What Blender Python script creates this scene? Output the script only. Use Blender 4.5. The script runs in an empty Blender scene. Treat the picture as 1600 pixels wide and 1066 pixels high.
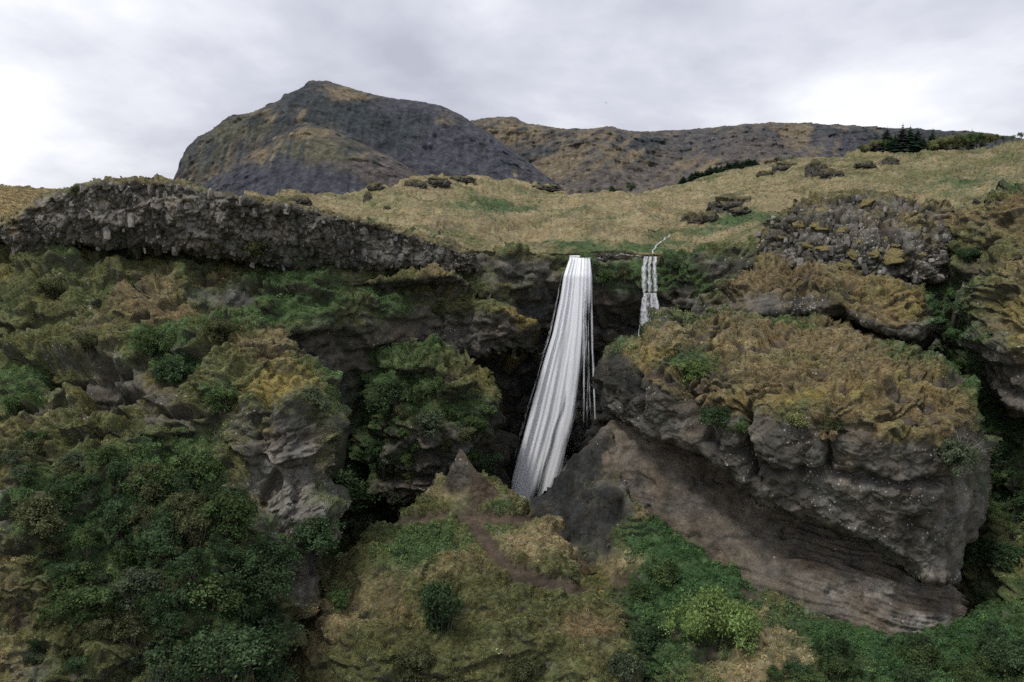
import bpy, bmesh, math, random, time
import numpy as np
from mathutils import Vector, Matrix
T0 = time.time()
R = random.Random(7); rng = np.random.default_rng(7)
SC = bpy.context.scene; COL = SC.collection
# ------------------------------------------------------------------ camera, sky, sun, exposure
F = 1386.0; CAMZ = 40.0; PITCH = math.atan((533 - 330) / F)
cam_d = bpy.data.cameras.new('camera'); cam = bpy.data.objects.new('camera', cam_d); COL.objects.link(cam)
cam.location = (0, 0, CAMZ); cam.rotation_euler = (math.pi / 2 - PITCH, 0, 0)
cam_d.sensor_width = 36; cam_d.lens = 36 * F / 1600; cam_d.clip_start = 0.5; cam_d.clip_end = 20000
SC.camera = cam
SUN_EL, SUN_AZ = math.radians(62), math.radians(-132)       # azimuth from +Y towards +X
world = bpy.data.worlds.new('World'); SC.world = world; world.use_nodes = True

def nd(nt, t, **kw):
    n = nt.nodes.new(t)
    for k, v in kw.items():
        if k.startswith('i_'):
            key = k[2:]; key = int(key) if key.isdigit() else key.replace('_', ' ')
            n.inputs[key].default_value = v
        else: setattr(n, k, v)
    return n

def build_world():
    nt = world.node_tree; nt.nodes.clear(); L = nt.links.new
    out = nd(nt, 'ShaderNodeOutputWorld')
    sky = nd(nt, 'ShaderNodeTexSky', sky_type='NISHITA', sun_disc=False, sun_elevation=SUN_EL, sun_rotation=SUN_AZ, altitude=200, air_density=1.0, dust_density=2.0)
    b1 = nd(nt, 'ShaderNodeBackground', i_1=0.08); L(sky.outputs[0], b1.inputs[0])
    tc = nd(nt, 'ShaderNodeTexCoord'); sp = nd(nt, 'ShaderNodeSeparateXYZ'); L(tc.outputs['Generated'], sp.inputs[0])
    az = nd(nt, 'ShaderNodeMath', operation='ABSOLUTE'); L(sp.outputs[2], az.inputs[0])
    ad = nd(nt, 'ShaderNodeMath', operation='ADD', i_1=0.30); L(az.outputs[0], ad.inputs[0])
    dx = nd(nt, 'ShaderNodeMath', operation='DIVIDE'); L(sp.outputs[0], dx.inputs[0]); L(ad.outputs[0], dx.inputs[1])
    dy = nd(nt, 'ShaderNodeMath', operation='DIVIDE'); L(sp.outputs[1], dy.inputs[0]); L(ad.outputs[0], dy.inputs[1])
    cb = nd(nt, 'ShaderNodeCombineXYZ', i_2=0.0); L(dx.outputs[0], cb.inputs[0]); L(dy.outputs[0], cb.inputs[1])
    mp = nd(nt, 'ShaderNodeMapping'); mp.inputs[1].default_value = SKY_OFF; mp.inputs[3].default_value = (1.0, 0.8, 1); L(cb.outputs[0], mp.inputs[0])
    n1 = nd(nt, 'ShaderNodeTexNoise', i_Scale=0.9, i_Detail=7.0, i_Roughness=0.52, i_Distortion=0.25); L(mp.outputs[0], n1.inputs['Vector'])
    n2 = nd(nt, 'ShaderNodeTexNoise', i_Scale=2.6, i_Detail=6.0, i_Roughness=0.55); L(mp.outputs[0], n2.inputs['Vector'])
    mx = nd(nt, 'ShaderNodeMath', operation='MULTIPLY_ADD', i_1=0.28); L(n2.outputs[0], mx.inputs[0]); L(n1.outputs[0], mx.inputs[2])
    cr = nd(nt, 'ShaderNodeValToRGB'); L(mx.outputs[0], cr.inputs[0])
    e = cr.color_ramp.elements
    e[0].position = 0.48; e[0].color = (0.46, 0.465, 0.55, 1)
    e[1].position = 0.79; e[1].color = (1.0, 1.0, 1.02, 1)
    m = e.new(0.60); m.color = (0.61, 0.62, 0.70, 1)
    m = e.new(0.70); m.color = (0.80, 0.81, 0.87, 1)
    b2 = nd(nt, 'ShaderNodeBackground', i_1=SKY_STR); L(cr.outputs[0], b2.inputs[0])
    ms = nd(nt, 'ShaderNodeMixShader', i_0=0.93); L(b1.outputs[0], ms.inputs[1]); L(b2.outputs[0], ms.inputs[2])
    L(ms.outputs[0], out.inputs[0])
SKY_OFF = (3.1, 1.7, 0.0); SKY_STR = 0.79
build_world()
sl = bpy.data.lights.new('sun', 'SUN'); sun = bpy.data.objects.new('sun', sl); COL.objects.link(sun)
sl.energy = 1.5; sl.angle = math.radians(10); sl.color = (1.0, 0.95, 0.88)
sd = Vector((math.sin(SUN_AZ) * math.cos(SUN_EL), math.cos(SUN_AZ) * math.cos(SUN_EL), math.sin(SUN_EL)))
sun.rotation_euler = sd.to_track_quat('Z', 'Y').to_euler(); sun.location = (0, 0, 200)
vs = SC.view_settings; SC.display_settings.display_device = 'sRGB'
vs.view_transform = 'Standard'; vs.look = 'None'; vs.exposure = 0.56; vs.gamma = 1.0; vs.use_curve_mapping = False
SC.cycles.use_denoising = False; SC.cycles.max_bounces = 6; SC.cycles.diffuse_bounces = 2; SC.cycles.transparent_max_bounces = 24

# ------------------------------------------------------------------ numeric helpers
cp_, sp_ = math.cos(PITCH), math.sin(PITCH)
def unproj(px, py, Y):
    px, py, Y = np.broadcast_arrays(np.asarray(px, float), np.asarray(py, float), np.asarray(Y, float))
    xc = (px - 800) / F; yc = -(py - 533) / F
    t = Y / (cp_ + yc * sp_)
    return np.stack([xc * t, Y, CAMZ + (-sp_ + yc * cp_) * t], -1)
def proj(P):
    x, y, z = P[..., 0], P[..., 1], P[..., 2] - CAMZ
    fw = y * cp_ - z * sp_; up = y * sp_ + z * cp_
    return 800 + F * x / fw, 533 - F * up / fw

_G = np.random.default_rng(3).normal(size=(256, 3)); _G /= np.linalg.norm(_G, axis=1)[:, None]
def _h(x, y, z, s):
    M = np.uint32
    h = x.astype(M) * M(374761393) + y.astype(M) * M(668265263) + z.astype(M) * M(2246822519) + M((s * 974634777) & 0xffffffff)
    h = (h ^ (h >> M(13))) * M(1274126177); h = (h ^ (h >> M(15))) * M(2246822519)
    return h ^ (h >> M(16))
def noise(P, s=0):
    i = np.floor(P).astype(np.int64); f = P - i
    u = f * f * f * (f * (f * 6 - 15) + 10)
    out = 0
    for dx in (0, 1):
        wx = u[..., 0] if dx else 1 - u[..., 0]
        for dy in (0, 1):
            wy = wx * (u[..., 1] if dy else 1 - u[..., 1])
            for dz in (0, 1):
                w = wy * (u[..., 2] if dz else 1 - u[..., 2])
                g = _G[_h(i[..., 0] + dx, i[..., 1] + dy, i[..., 2] + dz, s) & np.uint32(255)]
                out = out + w * (g[..., 0] * (f[..., 0] - dx) + g[..., 1] * (f[..., 1] - dy) + g[..., 2] * (f[..., 2] - dz))
    return out * 1.5
def fbm(P, o=4, s=0, g=0.5):
    r = 0; a = 1.0; t = 0
    for k in range(o):
        r = r + a * noise(P * (2.03 ** k), s + k); t += a; a *= g
    return r / t
def billow(P, o=3, s=0, g=0.5):
    r = 0; a = 1.0; t = 0
    for k in range(o):
        r = r + a * np.abs(noise(P * (2.1 ** k), s + k)); t += a; a *= g
    return r / t
def cells(P, s=0):
    i = np.floor(P).astype(np.int64); f = P - i
    F1 = np.full(P.shape[:-1], 9.0); F2 = F1.copy(); ID = np.zeros(P.shape[:-1])
    for dx in (-1, 0, 1):
        for dy in (-1, 0, 1):
            for dz in (-1, 0, 1):
                h = _h(i[..., 0] + dx, i[..., 1] + dy, i[..., 2] + dz, s)
                jx = (h & np.uint32(1023)) / 1023.0; jy = ((h >> np.uint32(10)) & np.uint32(1023)) / 1023.0; jz = ((h >> np.uint32(20)) & np.uint32(1023)) / 1023.0
                d = np.sqrt((dx + jx - f[..., 0]) ** 2 + (dy + jy - f[..., 1]) ** 2 + (dz + jz - f[..., 2]) ** 2)
                near = d < F1
                F2 = np.where(near, F1, np.minimum(F2, d)); ID = np.where(near, (h >> np.uint32(7) & np.uint32(4095)) / 4095.0, ID); F1 = np.where(near, d, F1)
    return F1, F2, ID
def sstep(a, b, x):
    t = np.clip((x - a) / (b - a), 0, 1); return t * t * (3 - 2 * t)
def tps(ctrl, px, py):
    c = np.array(ctrl, float); X = c[:, :2] / 200.0; n = len(c)
    def U(d2): return np.where(d2 > 1e-12, d2 * np.log(np.maximum(d2, 1e-12)), 0)
    A = np.zeros((n + 3, n + 3)); A[:n, :n] = U(((X[:, None] - X[None]) ** 2).sum(-1)) + np.eye(n) * 0.02
    A[:n, n] = 1; A[:n, n + 1:] = X; A[n, :n] = 1; A[n + 1:, :n] = X.T
    w = np.linalg.solve(A, np.concatenate([c[:, 2], [0, 0, 0]]))
    q = np.stack([px, py], -1).reshape(-1, 2) / 200.0
    r = w[n] + q @ w[n + 1:]
    for k in range(n): r = r + w[k] * U(((q - X[k]) ** 2).sum(-1))
    sp = c[:, 2].max() - c[:, 2].min()
    return np.clip(r, c[:, 2].min() - 0.12 * sp - 0.5, c[:, 2].max() + 0.12 * sp + 0.5).reshape(px.shape)
def pdist(poly, px, py):
    d = np.full(px.shape, 1e9)
    for (x0, y0), (x1, y1) in zip(poly[:-1], poly[1:]):
        vx, vy = x1 - x0, y1 - y0
        t = np.clip(((px - x0) * vx + (py - y0) * vy) / max(vx * vx + vy * vy, 1e-9), 0, 1)
        d = np.minimum(d, np.hypot(px - x0 - t * vx, py - y0 - t * vy))
    return d
def nrm(v): return v / np.maximum(np.linalg.norm(v, axis=-1, keepdims=True), 1e-9)

# ------------------------------------------------------------------ palette (base colours, the darkest also painted as shade) and where each ground cover grows
PAL = dict(rock=(.100, .094, .080), wet_shade=(.033, .034, .032), tuff=(.118, .102, .080), dirt=(.074, .057, .041),
           moss=(.162, .127, .068), gold=(.212, .175, .064), straw=(.258, .214, .120), olive=(.100, .106, .045), green=(.060, .098, .038), lush=(.046, .088, .034), pale=(.190, .177, .152))
TYPES = list(PAL); PALA = np.array([PAL[t] for t in TYPES]); TI = {t: i for i, t in enumerate(TYPES)}
VEG = np.array([0, 0, 0, 0, 1, 1, 1, 1, 1, 1.0, 0])
BL = []
def paint(t, *spots):
    for s in spots:
        x, y, rx, ry = s[:4]; BL.append((TI[t], x, y, rx, ry, s[4] if len(s) > 4 else 1.5))
paint('rock', (230, 330, 190, 45, 2), (450, 360, 120, 40, 2), (640, 395, 100, 25, 2), (345, 462, 65, 18, 2.8), (130, 580, 100, 40, 2.6), (270, 650, 95, 42, 2.0), (440, 700, 50, 100, 2.3), (480, 880, 30, 60, 3), (60, 420, 50, 10, 1.2), (380, 780, 26, 60, 2),
      (15, 790, 26, 60, 3), (760, 520, 60, 30, 2), (700, 715, 80, 45, 1.4), (800, 420, 90, 28, 1.6), (1320, 925, 120, 40, 1.9), (1125, 412, 70, 26, .8), (1300, 370, 130, 60, 1.2), (1000, 640, 80, 45, 2), (1200, 715, 90, 70, 2), (1300, 770, 260, 70, 2), (1400, 860, 120, 50, 2),
      (1180, 480, 110, 22, 3), (1390, 516, 80, 15, 3.2), (1550, 400, 60, 40, .8), (1550, 560, 60, 80, .6), (720, 730, 28, 30, .6), (940, 770, 70, 80, 1.6), (60, 1050, 60, 25), (300, 1050, 60, 30, .8), (1240, 590, 22, 22, 1.8), (1280, 612, 20, 16, 1.8), (1040, 520, 16, 30, 2.4), (1450, 650, 40, 10, 1.6), (745, 1015, 60, 36, 1.8), (610, 1000, 40, 24, 1.4), (500, 1040, 40, 30, 1.2), (850, 1045, 60, 20, 1.4), (900, 1000, 40, 25, .8))
paint('wet_shade', (880, 790, 70, 60, 2.0), (940, 800, 45, 80, 2.0), (1125, 414, 62, 20, 1.9), (860, 560, 60, 220, 2.2), (960, 600, 60, 130, 2.2), (820, 720, 60, 90, 2), (640, 440, 100, 12, 1.2), (1570, 830, 60, 120, 1), (125, 585, 75, 34, 2.8), (175, 625, 40, 20, 2.4), (1390, 720, 80, 40, 1.0))  # wet rock at the falls; elsewhere a dark tone, painting shade into the cave
paint('tuff', (1050, 740, 110, 60, 2.6), (1180, 850, 130, 60, 2.6), (1330, 930, 140, 50, 2.6), (940, 540, 16, 90, 2.0), (970, 500, 14, 60, 1.5), (640, 520, 25, 40, 1.8), (1200, 700, 40, 50, .9))
paint('moss', (520, 1010, 60, 50, .6), (820, 1000, 60, 40, .5), (930, 1000, 50, 40, .7), (330, 440, 90, 16), (250, 480, 60, 30, 1.3), (420, 550, 80, 50, 1.4), (690, 630, 30, 70, 1.2), (1250, 560, 230, 60, 1.1), (1420, 640, 120, 50, 1.2), (1240, 440, 150, 22, 1.5), (1290, 700, 14, 45, 2.6), (60, 690, 40, 40, .9), (600, 950, 60, 60, .8), (900, 970, 80, 30, 1), (650, 950, 90, 60, .7), (1450, 340, 80, 14, 1), (1590, 330, 40, 30, .9), (950, 660, 20, 14, 1.2), (120, 380, 60, 10, .8), (110, 780, 60, 60, .4))
paint('gold', (430, 610, 45, 25, 1.8), (420, 672, 25, 12, 1.8), (1430, 490, 45, 22, 2), (1460, 605, 55, 22, 1.6), (800, 510, 30, 30, 1.6), (1390, 400, 30, 10, 1.8), (1050, 560, 50, 14, 1.2), (1000, 585, 40, 10, 1.1), (1395, 590, 22, 14, 1.3), (1590, 520, 14, 60, 1.2), (1250, 625, 50, 12, 1), (1350, 615, 50, 12, .8))
paint('straw', (25, 350, 48, 40, 2.6), (900, 330, 700, 60, .9), (20, 330, 60, 30, 1.2), (260, 465, 50, 20, 1), (400, 775, 20, 16, 1.5), (1130, 530, 110, 35, 1), (1300, 540, 90, 30, .7), (840, 860, 60, 36, 1.2), (560, 880, 40, 40, .8), (540, 960, 50, 40, .6), (700, 780, 40, 26, 1.4), (720, 900, 130, 40, .4), (1165, 965, 60, 16, 1.8), (1215, 1005, 80, 22, 2.0), (1190, 1050, 60, 20, 1.6), (1290, 1040, 40, 16, 1.2), (960, 880, 30, 40, 1.2), (990, 800, 16, 20, 1.3), (60, 900, 50, 40, .5), (80, 640, 60, 30, .5), (1000, 880, 30, 25, .8), (850, 1000, 100, 40, .4))
paint('olive', (40, 345, 50, 30, 2.2), (100, 420, 130, 25, 1.2), (60, 460, 70, 30), (340, 390, 60, 16, 1.4), (330, 545, 60, 30, 1.2), (60, 545, 60, 30), (150, 720, 100, 60, 1.2), (560, 480, 40, 40, 1.2), (690, 470, 40, 16, 1.2), (700, 580, 60, 40, 1.1), (780, 440, 90, 40, .9), (200, 1000, 100, 60, 1), (60, 980, 80, 80, 1.2), (60, 860, 60, 60, .8), (760, 960, 100, 60, 1), (930, 750, 30, 30, 1.8), (890, 770, 20, 12, 1.6), (915, 850, 30, 20, 1.8), (860, 950, 60, 20, 1), (650, 1030, 100, 40, 1.0), (1130, 410, 70, 24, 1.0), (1250, 640, 60, 14, .9), (1500, 390, 60, 50, 1.2), (920, 470, 60, 60, .6), (860, 430, 40, 60, .8), (1530, 480, 40, 60, .5))
paint('green', (450, 455, 80, 50, 2.2), (590, 475, 40, 25, 2), (240, 525, 40, 22, 1.4), (275, 565, 50, 25, 1.4), (360, 610, 45, 25, 1.2), (30, 610, 40, 40, 1.3), (640, 590, 70, 50, 1.3), (740, 650, 40, 40, 1.2), (780, 325, 80, 14, 1.9), (880, 385, 60, 9, 1.8), (1180, 345, 60, 18, 2.4), (1060, 368, 50, 12, 1.7), (1000, 390, 50, 8, 1.5), (1500, 290, 90, 10, 1.0), (960, 340, 60, 10, 1.2), (620, 330, 40, 8, 1), (960, 440, 60, 40, 1.4), (1080, 440, 70, 30, 2), (1080, 572, 40, 18, 1.8), (660, 870, 60, 35, 1.3), (820, 880, 30, 14, 1), (800, 910, 60, 20, .8), (300, 400, 160, 8, 1), (200, 800, 160, 100, .9), (350, 950, 100, 100, 1.6), (170, 820, 110, 80, .8), (120, 960, 80, 60, .7), (570, 700, 60, 120, 1.2), (1180, 500, 120, 10, 1.4), (1400, 548, 30, 20, 1.5), (760, 350, 40, 12, .8), (1120, 345, 40, 12, 1.0))
paint('lush', (1060, 850, 90, 60, 2.2), (1120, 900, 90, 40, 1.6), (1490, 450, 40, 40, 1.5), (1500, 540, 60, 70, 2), (1540, 640, 60, 70, 1.3), (1300, 1000, 120, 30, 2), (1450, 1030, 110, 50, 1.8), (1560, 1010, 80, 60, 1.6), (440, 460, 50, 30, 1), (1040, 940, 60, 50, 1), (500, 830, 60, 80, .8), (960, 440, 30, 20, .8), (1560, 760, 60, 80, .8))
paint('pale', (1200, 700, 50, 55, 2.2), (1080, 660, 40, 30, 1.2), (1400, 790, 50, 18, 1.8), (1330, 838, 70, 12, 2.2), (1440, 890, 40, 16, 2.4), (1330, 925, 120, 36, 5.5), (1420, 980, 60, 18, 5.0), (1050, 700, 60, 10, 2), (210, 328, 180, 36, 5), (450, 362, 120, 28, 4.5), (630, 394, 90, 20, 4.5), (1300, 370, 120, 50, 1.9), (445, 715, 46, 140, 2.6), (480, 880, 22, 50, 1.6), (1040, 520, 14, 24, 2))
paint('dirt', (1000, 935, 26, 60, 1.8), (965, 900, 30, 30, 1.6), (1040, 1010, 40, 30, 1.2), (1330, 1030, 60, 12, 1.2), (780, 355, 110, 3.5, 2.4), (860, 373, 80, 2.5, 1.6), (1080, 331, 80, 3, 1.6), (1240, 318, 60, 3, 1.5))
BLA = np.array(BL)
PATHS = [([(722, 755), (722, 785), (732, 812), (755, 838), (775, 866), (800, 895), (845, 912), (905, 920)], 12), ([(726, 798), (690, 806), (640, 814), (596, 822)], 8), ([(738, 806), (790, 808), (826, 812)], 8)]
DIRT_EXTRA = [(725, 775, 26, 26), (738, 812, 24, 14)]

def weights(P, px, py, nz, bias, sd=0):
    wv = np.stack([px, py, np.zeros_like(px)], -1)
    qx = px + 26 * noise(wv / 55, 11 + sd) + 9 * noise(wv / 14, 12); qy = py + 16 * noise(wv / 55, 13 + sd) + 6 * noise(wv / 14, 14)
    S = np.zeros(px.shape + (len(TYPES),))
    for t, x, y, rx, ry, st in BLA:
        S[..., int(t)] += st * np.exp(-((qx - x) / rx) ** 2 - ((qy - y) / ry) ** 2)
    for t, b in bias.items(): S[..., TI[t]] += b
    sl = np.clip(nz, -0.3, 0.9)
    S += (VEG * (sl[..., None] - 0.32) * 1.6) - (1 - VEG) * (sl[..., None] - 0.32) * 0.8
    for k in range(len(TYPES)):
        S[..., k] += 0.55 * noise(P / 14, 70 + k) + 0.85 * noise(P / (3.2 + 0.5 * k), 30 + k) + 0.45 * noise(P / 0.9, 50 + k)
    S *= 4.2; S -= S.max(-1, keepdims=True)
    E = np.exp(S); return E / E.sum(-1, keepdims=True)

# ------------------------------------------------------------------ materials
MATS = {}
def mat(name):
    m = bpy.data.materials.new(name); m.use_nodes = True; m.node_tree.nodes.clear(); MATS[name] = m
    return m, m.node_tree, m.node_tree.links.new
def terrain_mat(name, sc=1.0, bump=0.5, lichen=True, amp=0.9, rough=0.92, lsc=4.2):
    m, nt, L = mat(name)
    out = nd(nt, 'ShaderNodeOutputMaterial'); bs = nd(nt, 'ShaderNodeBsdfPrincipled', i_Roughness=rough); bs.inputs['Specular IOR Level'].default_value = 0.18
    L(bs.outputs[0], out.inputs[0])
    g = nd(nt, 'ShaderNodeNewGeometry'); at = nd(nt, 'ShaderNodeAttribute', attribute_name='col')
    n1 = nd(nt, 'ShaderNodeTexNoise', i_Scale=1.1 * sc, i_Detail=9.0, i_Roughness=0.68); L(g.outputs['Position'], n1.inputs['Vector'])
    n2 = nd(nt, 'ShaderNodeTexNoise', i_Scale=6.0 * sc, i_Detail=4.0, i_Roughness=0.7); L(g.outputs['Position'], n2.inputs['Vector'])
    a = nd(nt, 'ShaderNodeMapRange', i_1=0.3, i_2=0.7, i_3=1 - 0.55 * amp, i_4=1 + 0.55 * amp); L(n1.outputs[0], a.inputs[0])
    b = nd(nt, 'ShaderNodeMapRange', i_1=0.3, i_2=0.7, i_3=1 - 0.4 * amp, i_4=1 + 0.4 * amp); L(n2.outputs[0], b.inputs[0])
    mu = nd(nt, 'ShaderNodeMath', operation='MULTIPLY'); L(a.outputs[0], mu.inputs[0]); L(b.outputs[0], mu.inputs[1])
    vm = nd(nt, 'ShaderNodeVectorMath', operation='SCALE'); L(at.outputs['Color'], vm.inputs[0]); L(mu.outputs[0], vm.inputs['Scale'])
    col = vm.outputs[0]
    if lichen:
        al = nd(nt, 'ShaderNodeAttribute', attribute_name='lichen')
        v = nd(nt, 'ShaderNodeTexVoronoi', i_Scale=lsc * sc); L(g.outputs['Position'], v.inputs['Vector'])
        sx = nd(nt, 'ShaderNodeSeparateColor'); L(v.outputs['Color'], sx.inputs[0])
        sz = nd(nt, 'ShaderNodeMath', operation='MULTIPLY', i_1=0.42); L(sx.outputs[1], sz.inputs[0])
        lt = nd(nt, 'ShaderNodeMath', operation='LESS_THAN'); L(v.outputs['Distance'], lt.inputs[0]); L(sz.outputs[0], lt.inputs[1])
        on = nd(nt, 'ShaderNodeMath', operation='LESS_THAN'); L(sx.outputs[0], on.inputs[0]); L(al.outputs['Fac'], on.inputs[1])
        k = nd(nt, 'ShaderNodeMath', operation='MULTIPLY'); L(lt.outputs[0], k.inputs[0]); L(on.outputs[0], k.inputs[1])
        k2 = nd(nt, 'ShaderNodeMath', operation='MULTIPLY', i_1=0.85); L(k.outputs[0], k2.inputs[0])
        mx = nd(nt, 'ShaderNodeMix', data_type='RGBA'); mx.inputs[7].default_value = (0.44, 0.43, 0.41, 1)
        L(k2.outputs[0], mx.inputs[0]); L(col, mx.inputs[6]); col = mx.outputs[2]
    L(col, bs.inputs['Base Color'])
    n3 = nd(nt, 'ShaderNodeTexNoise', i_Scale=2.2 * sc, i_Detail=10.0, i_Roughness=0.7); L(g.outputs['Position'], n3.inputs['Vector'])
    bp = nd(nt, 'ShaderNodeBump', i_Strength=bump, i_Distance=0.35 / sc); L(n3.outputs[0], bp.inputs['Height']); L(bp.outputs[0], bs.inputs['Normal'])
    return m
terrain_mat('cliff_ground', 1.0, 0.75); terrain_mat('meadow_ground', 0.35, 0.7, lichen=False, amp=0.6)
terrain_mat('mountain_ground', 0.05, 1.0, lichen=False, amp=1.1); terrain_mat('boulder_rock', 1.4, 0.7)
def leaf_mat(name, src, tr=0.35):
    m, nt, L = mat(name)
    out = nd(nt, 'ShaderNodeOutputMaterial'); d = nd(nt, 'ShaderNodeBsdfDiffuse'); t = nd(nt, 'ShaderNodeBsdfTranslucent'); ms = nd(nt, 'ShaderNodeMixShader', i_0=tr)
    if src == 'inst':
        c = nd(nt, 'ShaderNodeAttribute', attribute_type='INSTANCER', attribute_name='tint').outputs['Color']
    else: c = nd(nt, 'ShaderNodeObjectInfo').outputs['Color']
    v = nd(nt, 'ShaderNodeAttribute', attribute_name='tone')
    vm = nd(nt, 'ShaderNodeVectorMath', operation='SCALE'); L(c, vm.inputs[0]); L(v.outputs['Fac'], vm.inputs['Scale'])
    L(vm.outputs[0], d.inputs[0]); L(vm.outputs[0], t.inputs[0]); L(d.outputs[0], ms.inputs[1]); L(t.outputs[0], ms.inputs[2]); L(ms.outputs[0], out.inputs[0])
leaf_mat('grass_blade', 'inst', 0.3); leaf_mat('leaf', 'obj', 0.35); leaf_mat('needle', 'obj', 0.1)
def plain(name, col, rough=0.9, sc=3.0, bump=0.5, amp=0.5, rnd=0.0):
    m, nt, L = mat(name)
    out = nd(nt, 'ShaderNodeOutputMaterial'); bs = nd(nt, 'ShaderNodeBsdfPrincipled', i_Roughness=rough); bs.inputs['Specular IOR Level'].default_value = 0.2
    g = nd(nt, 'ShaderNodeNewGeometry'); n = nd(nt, 'ShaderNodeTexNoise', i_Scale=sc, i_Detail=8.0, i_Roughness=0.7); L(g.outputs['Position'], n.inputs['Vector'])
    a = nd(nt, 'ShaderNodeMapRange', i_1=0.3, i_2=0.7, i_3=1 - amp, i_4=1 + amp); L(n.outputs[0], a.inputs[0])
    oi = nd(nt, 'ShaderNodeObjectInfo'); b = nd(nt, 'ShaderNodeMapRange', i_1=0.0, i_2=1.0, i_3=1 - rnd, i_4=1 + rnd); L(oi.outputs['Random'], b.inputs[0])
    mu = nd(nt, 'ShaderNodeMath', operation='MULTIPLY'); L(a.outputs[0], mu.inputs[0]); L(b.outputs[0], mu.inputs[1])
    vm = nd(nt, 'ShaderNodeVectorMath', operation='SCALE'); vm.inputs[0].default_value = col; L(mu.outputs[0], vm.inputs['Scale']); c = vm.outputs[0]
    if rnd > 0:   # pale lichen blotches on the stones
        v = nd(nt, 'ShaderNodeTexNoise', i_Scale=1.7, i_Detail=6.0, i_Roughness=0.75); L(g.outputs['Position'], v.inputs['Vector'])
        k = nd(nt, 'ShaderNodeMapRange', i_1=0.56, i_2=0.66, i_3=0.0, i_4=0.55); L(v.outputs[0], k.inputs[0])
        mx = nd(nt, 'ShaderNodeMix', data_type='RGBA'); mx.inputs[7].default_value = (0.33, 0.32, 0.32, 1); L(k.outputs[0], mx.inputs[0]); L(c, mx.inputs[6]); c = mx.outputs[2]
    L(c, bs.inputs['Base Color']); bp = nd(nt, 'ShaderNodeBump', i_Strength=bump, i_Distance=0.3 / sc); L(n.outputs[0], bp.inputs['Height']); L(bp.outputs[0], bs.inputs['Normal'])
    L(bs.outputs[0], out.inputs[0]); return m
plain('stone', (.172, .162, .146), 0.85, 2.5, 0.8, 0.6, 0.55); plain('bark', (.10, .085, .07)); plain('dead_twig', (.30, .28, .26)); plain('feather', (.05, .05, .055), sc=20)
plain('lowland', (.085, .08, .045), sc=0.02, amp=0.4); plain('cushion', (.140, .118, .052), 1.0, 5.0, 0.9, 0.75)

# ------------------------------------------------------------------ object helpers
def props(o, label=None, cat=None, group=None, kind=None):
    for k, v in (('label', label), ('category', cat), ('group', group), ('kind', kind)):
        if v: o[k] = v
    return o
def mesh_np(name, V, Fq, m, attrs=None, smooth=True):
    me = bpy.data.meshes.new(name); V = np.asarray(V, np.float32).reshape(-1, 3); Fq = np.asarray(Fq, np.int32); k = Fq.shape[1]
    me.vertices.add(len(V)); me.vertices.foreach_set('co', V.ravel()); me.loops.add(Fq.size); me.loops.foreach_set('vertex_index', Fq.ravel())
    me.polygons.add(len(Fq)); me.polygons.foreach_set('loop_start', np.arange(0, Fq.size, k, dtype=np.int32))
    me.polygons.foreach_set('use_smooth', np.full(len(Fq), smooth)); me.update(calc_edges=True)
    for an, av in (attrs or {}).items():
        if av.ndim == 2:
            a = me.attributes.new(an, 'FLOAT_COLOR', 'POINT'); a.data.foreach_set('color', np.concatenate([av, np.ones((len(av), 1))], 1).astype(np.float32).ravel())
        else:
            a = me.attributes.new(an, 'FLOAT', 'POINT'); a.data.foreach_set('value', av.astype(np.float32))
    me.materials.append(MATS[m]); return me
def link(name, me, parent=None, loc=(0, 0, 0)):
    o = bpy.data.objects.new(name, me); o.location = loc; COL.objects.link(o)
    if parent: o.parent = parent
    return o
def empty(name, loc): return link(name, None, None, loc)

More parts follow.
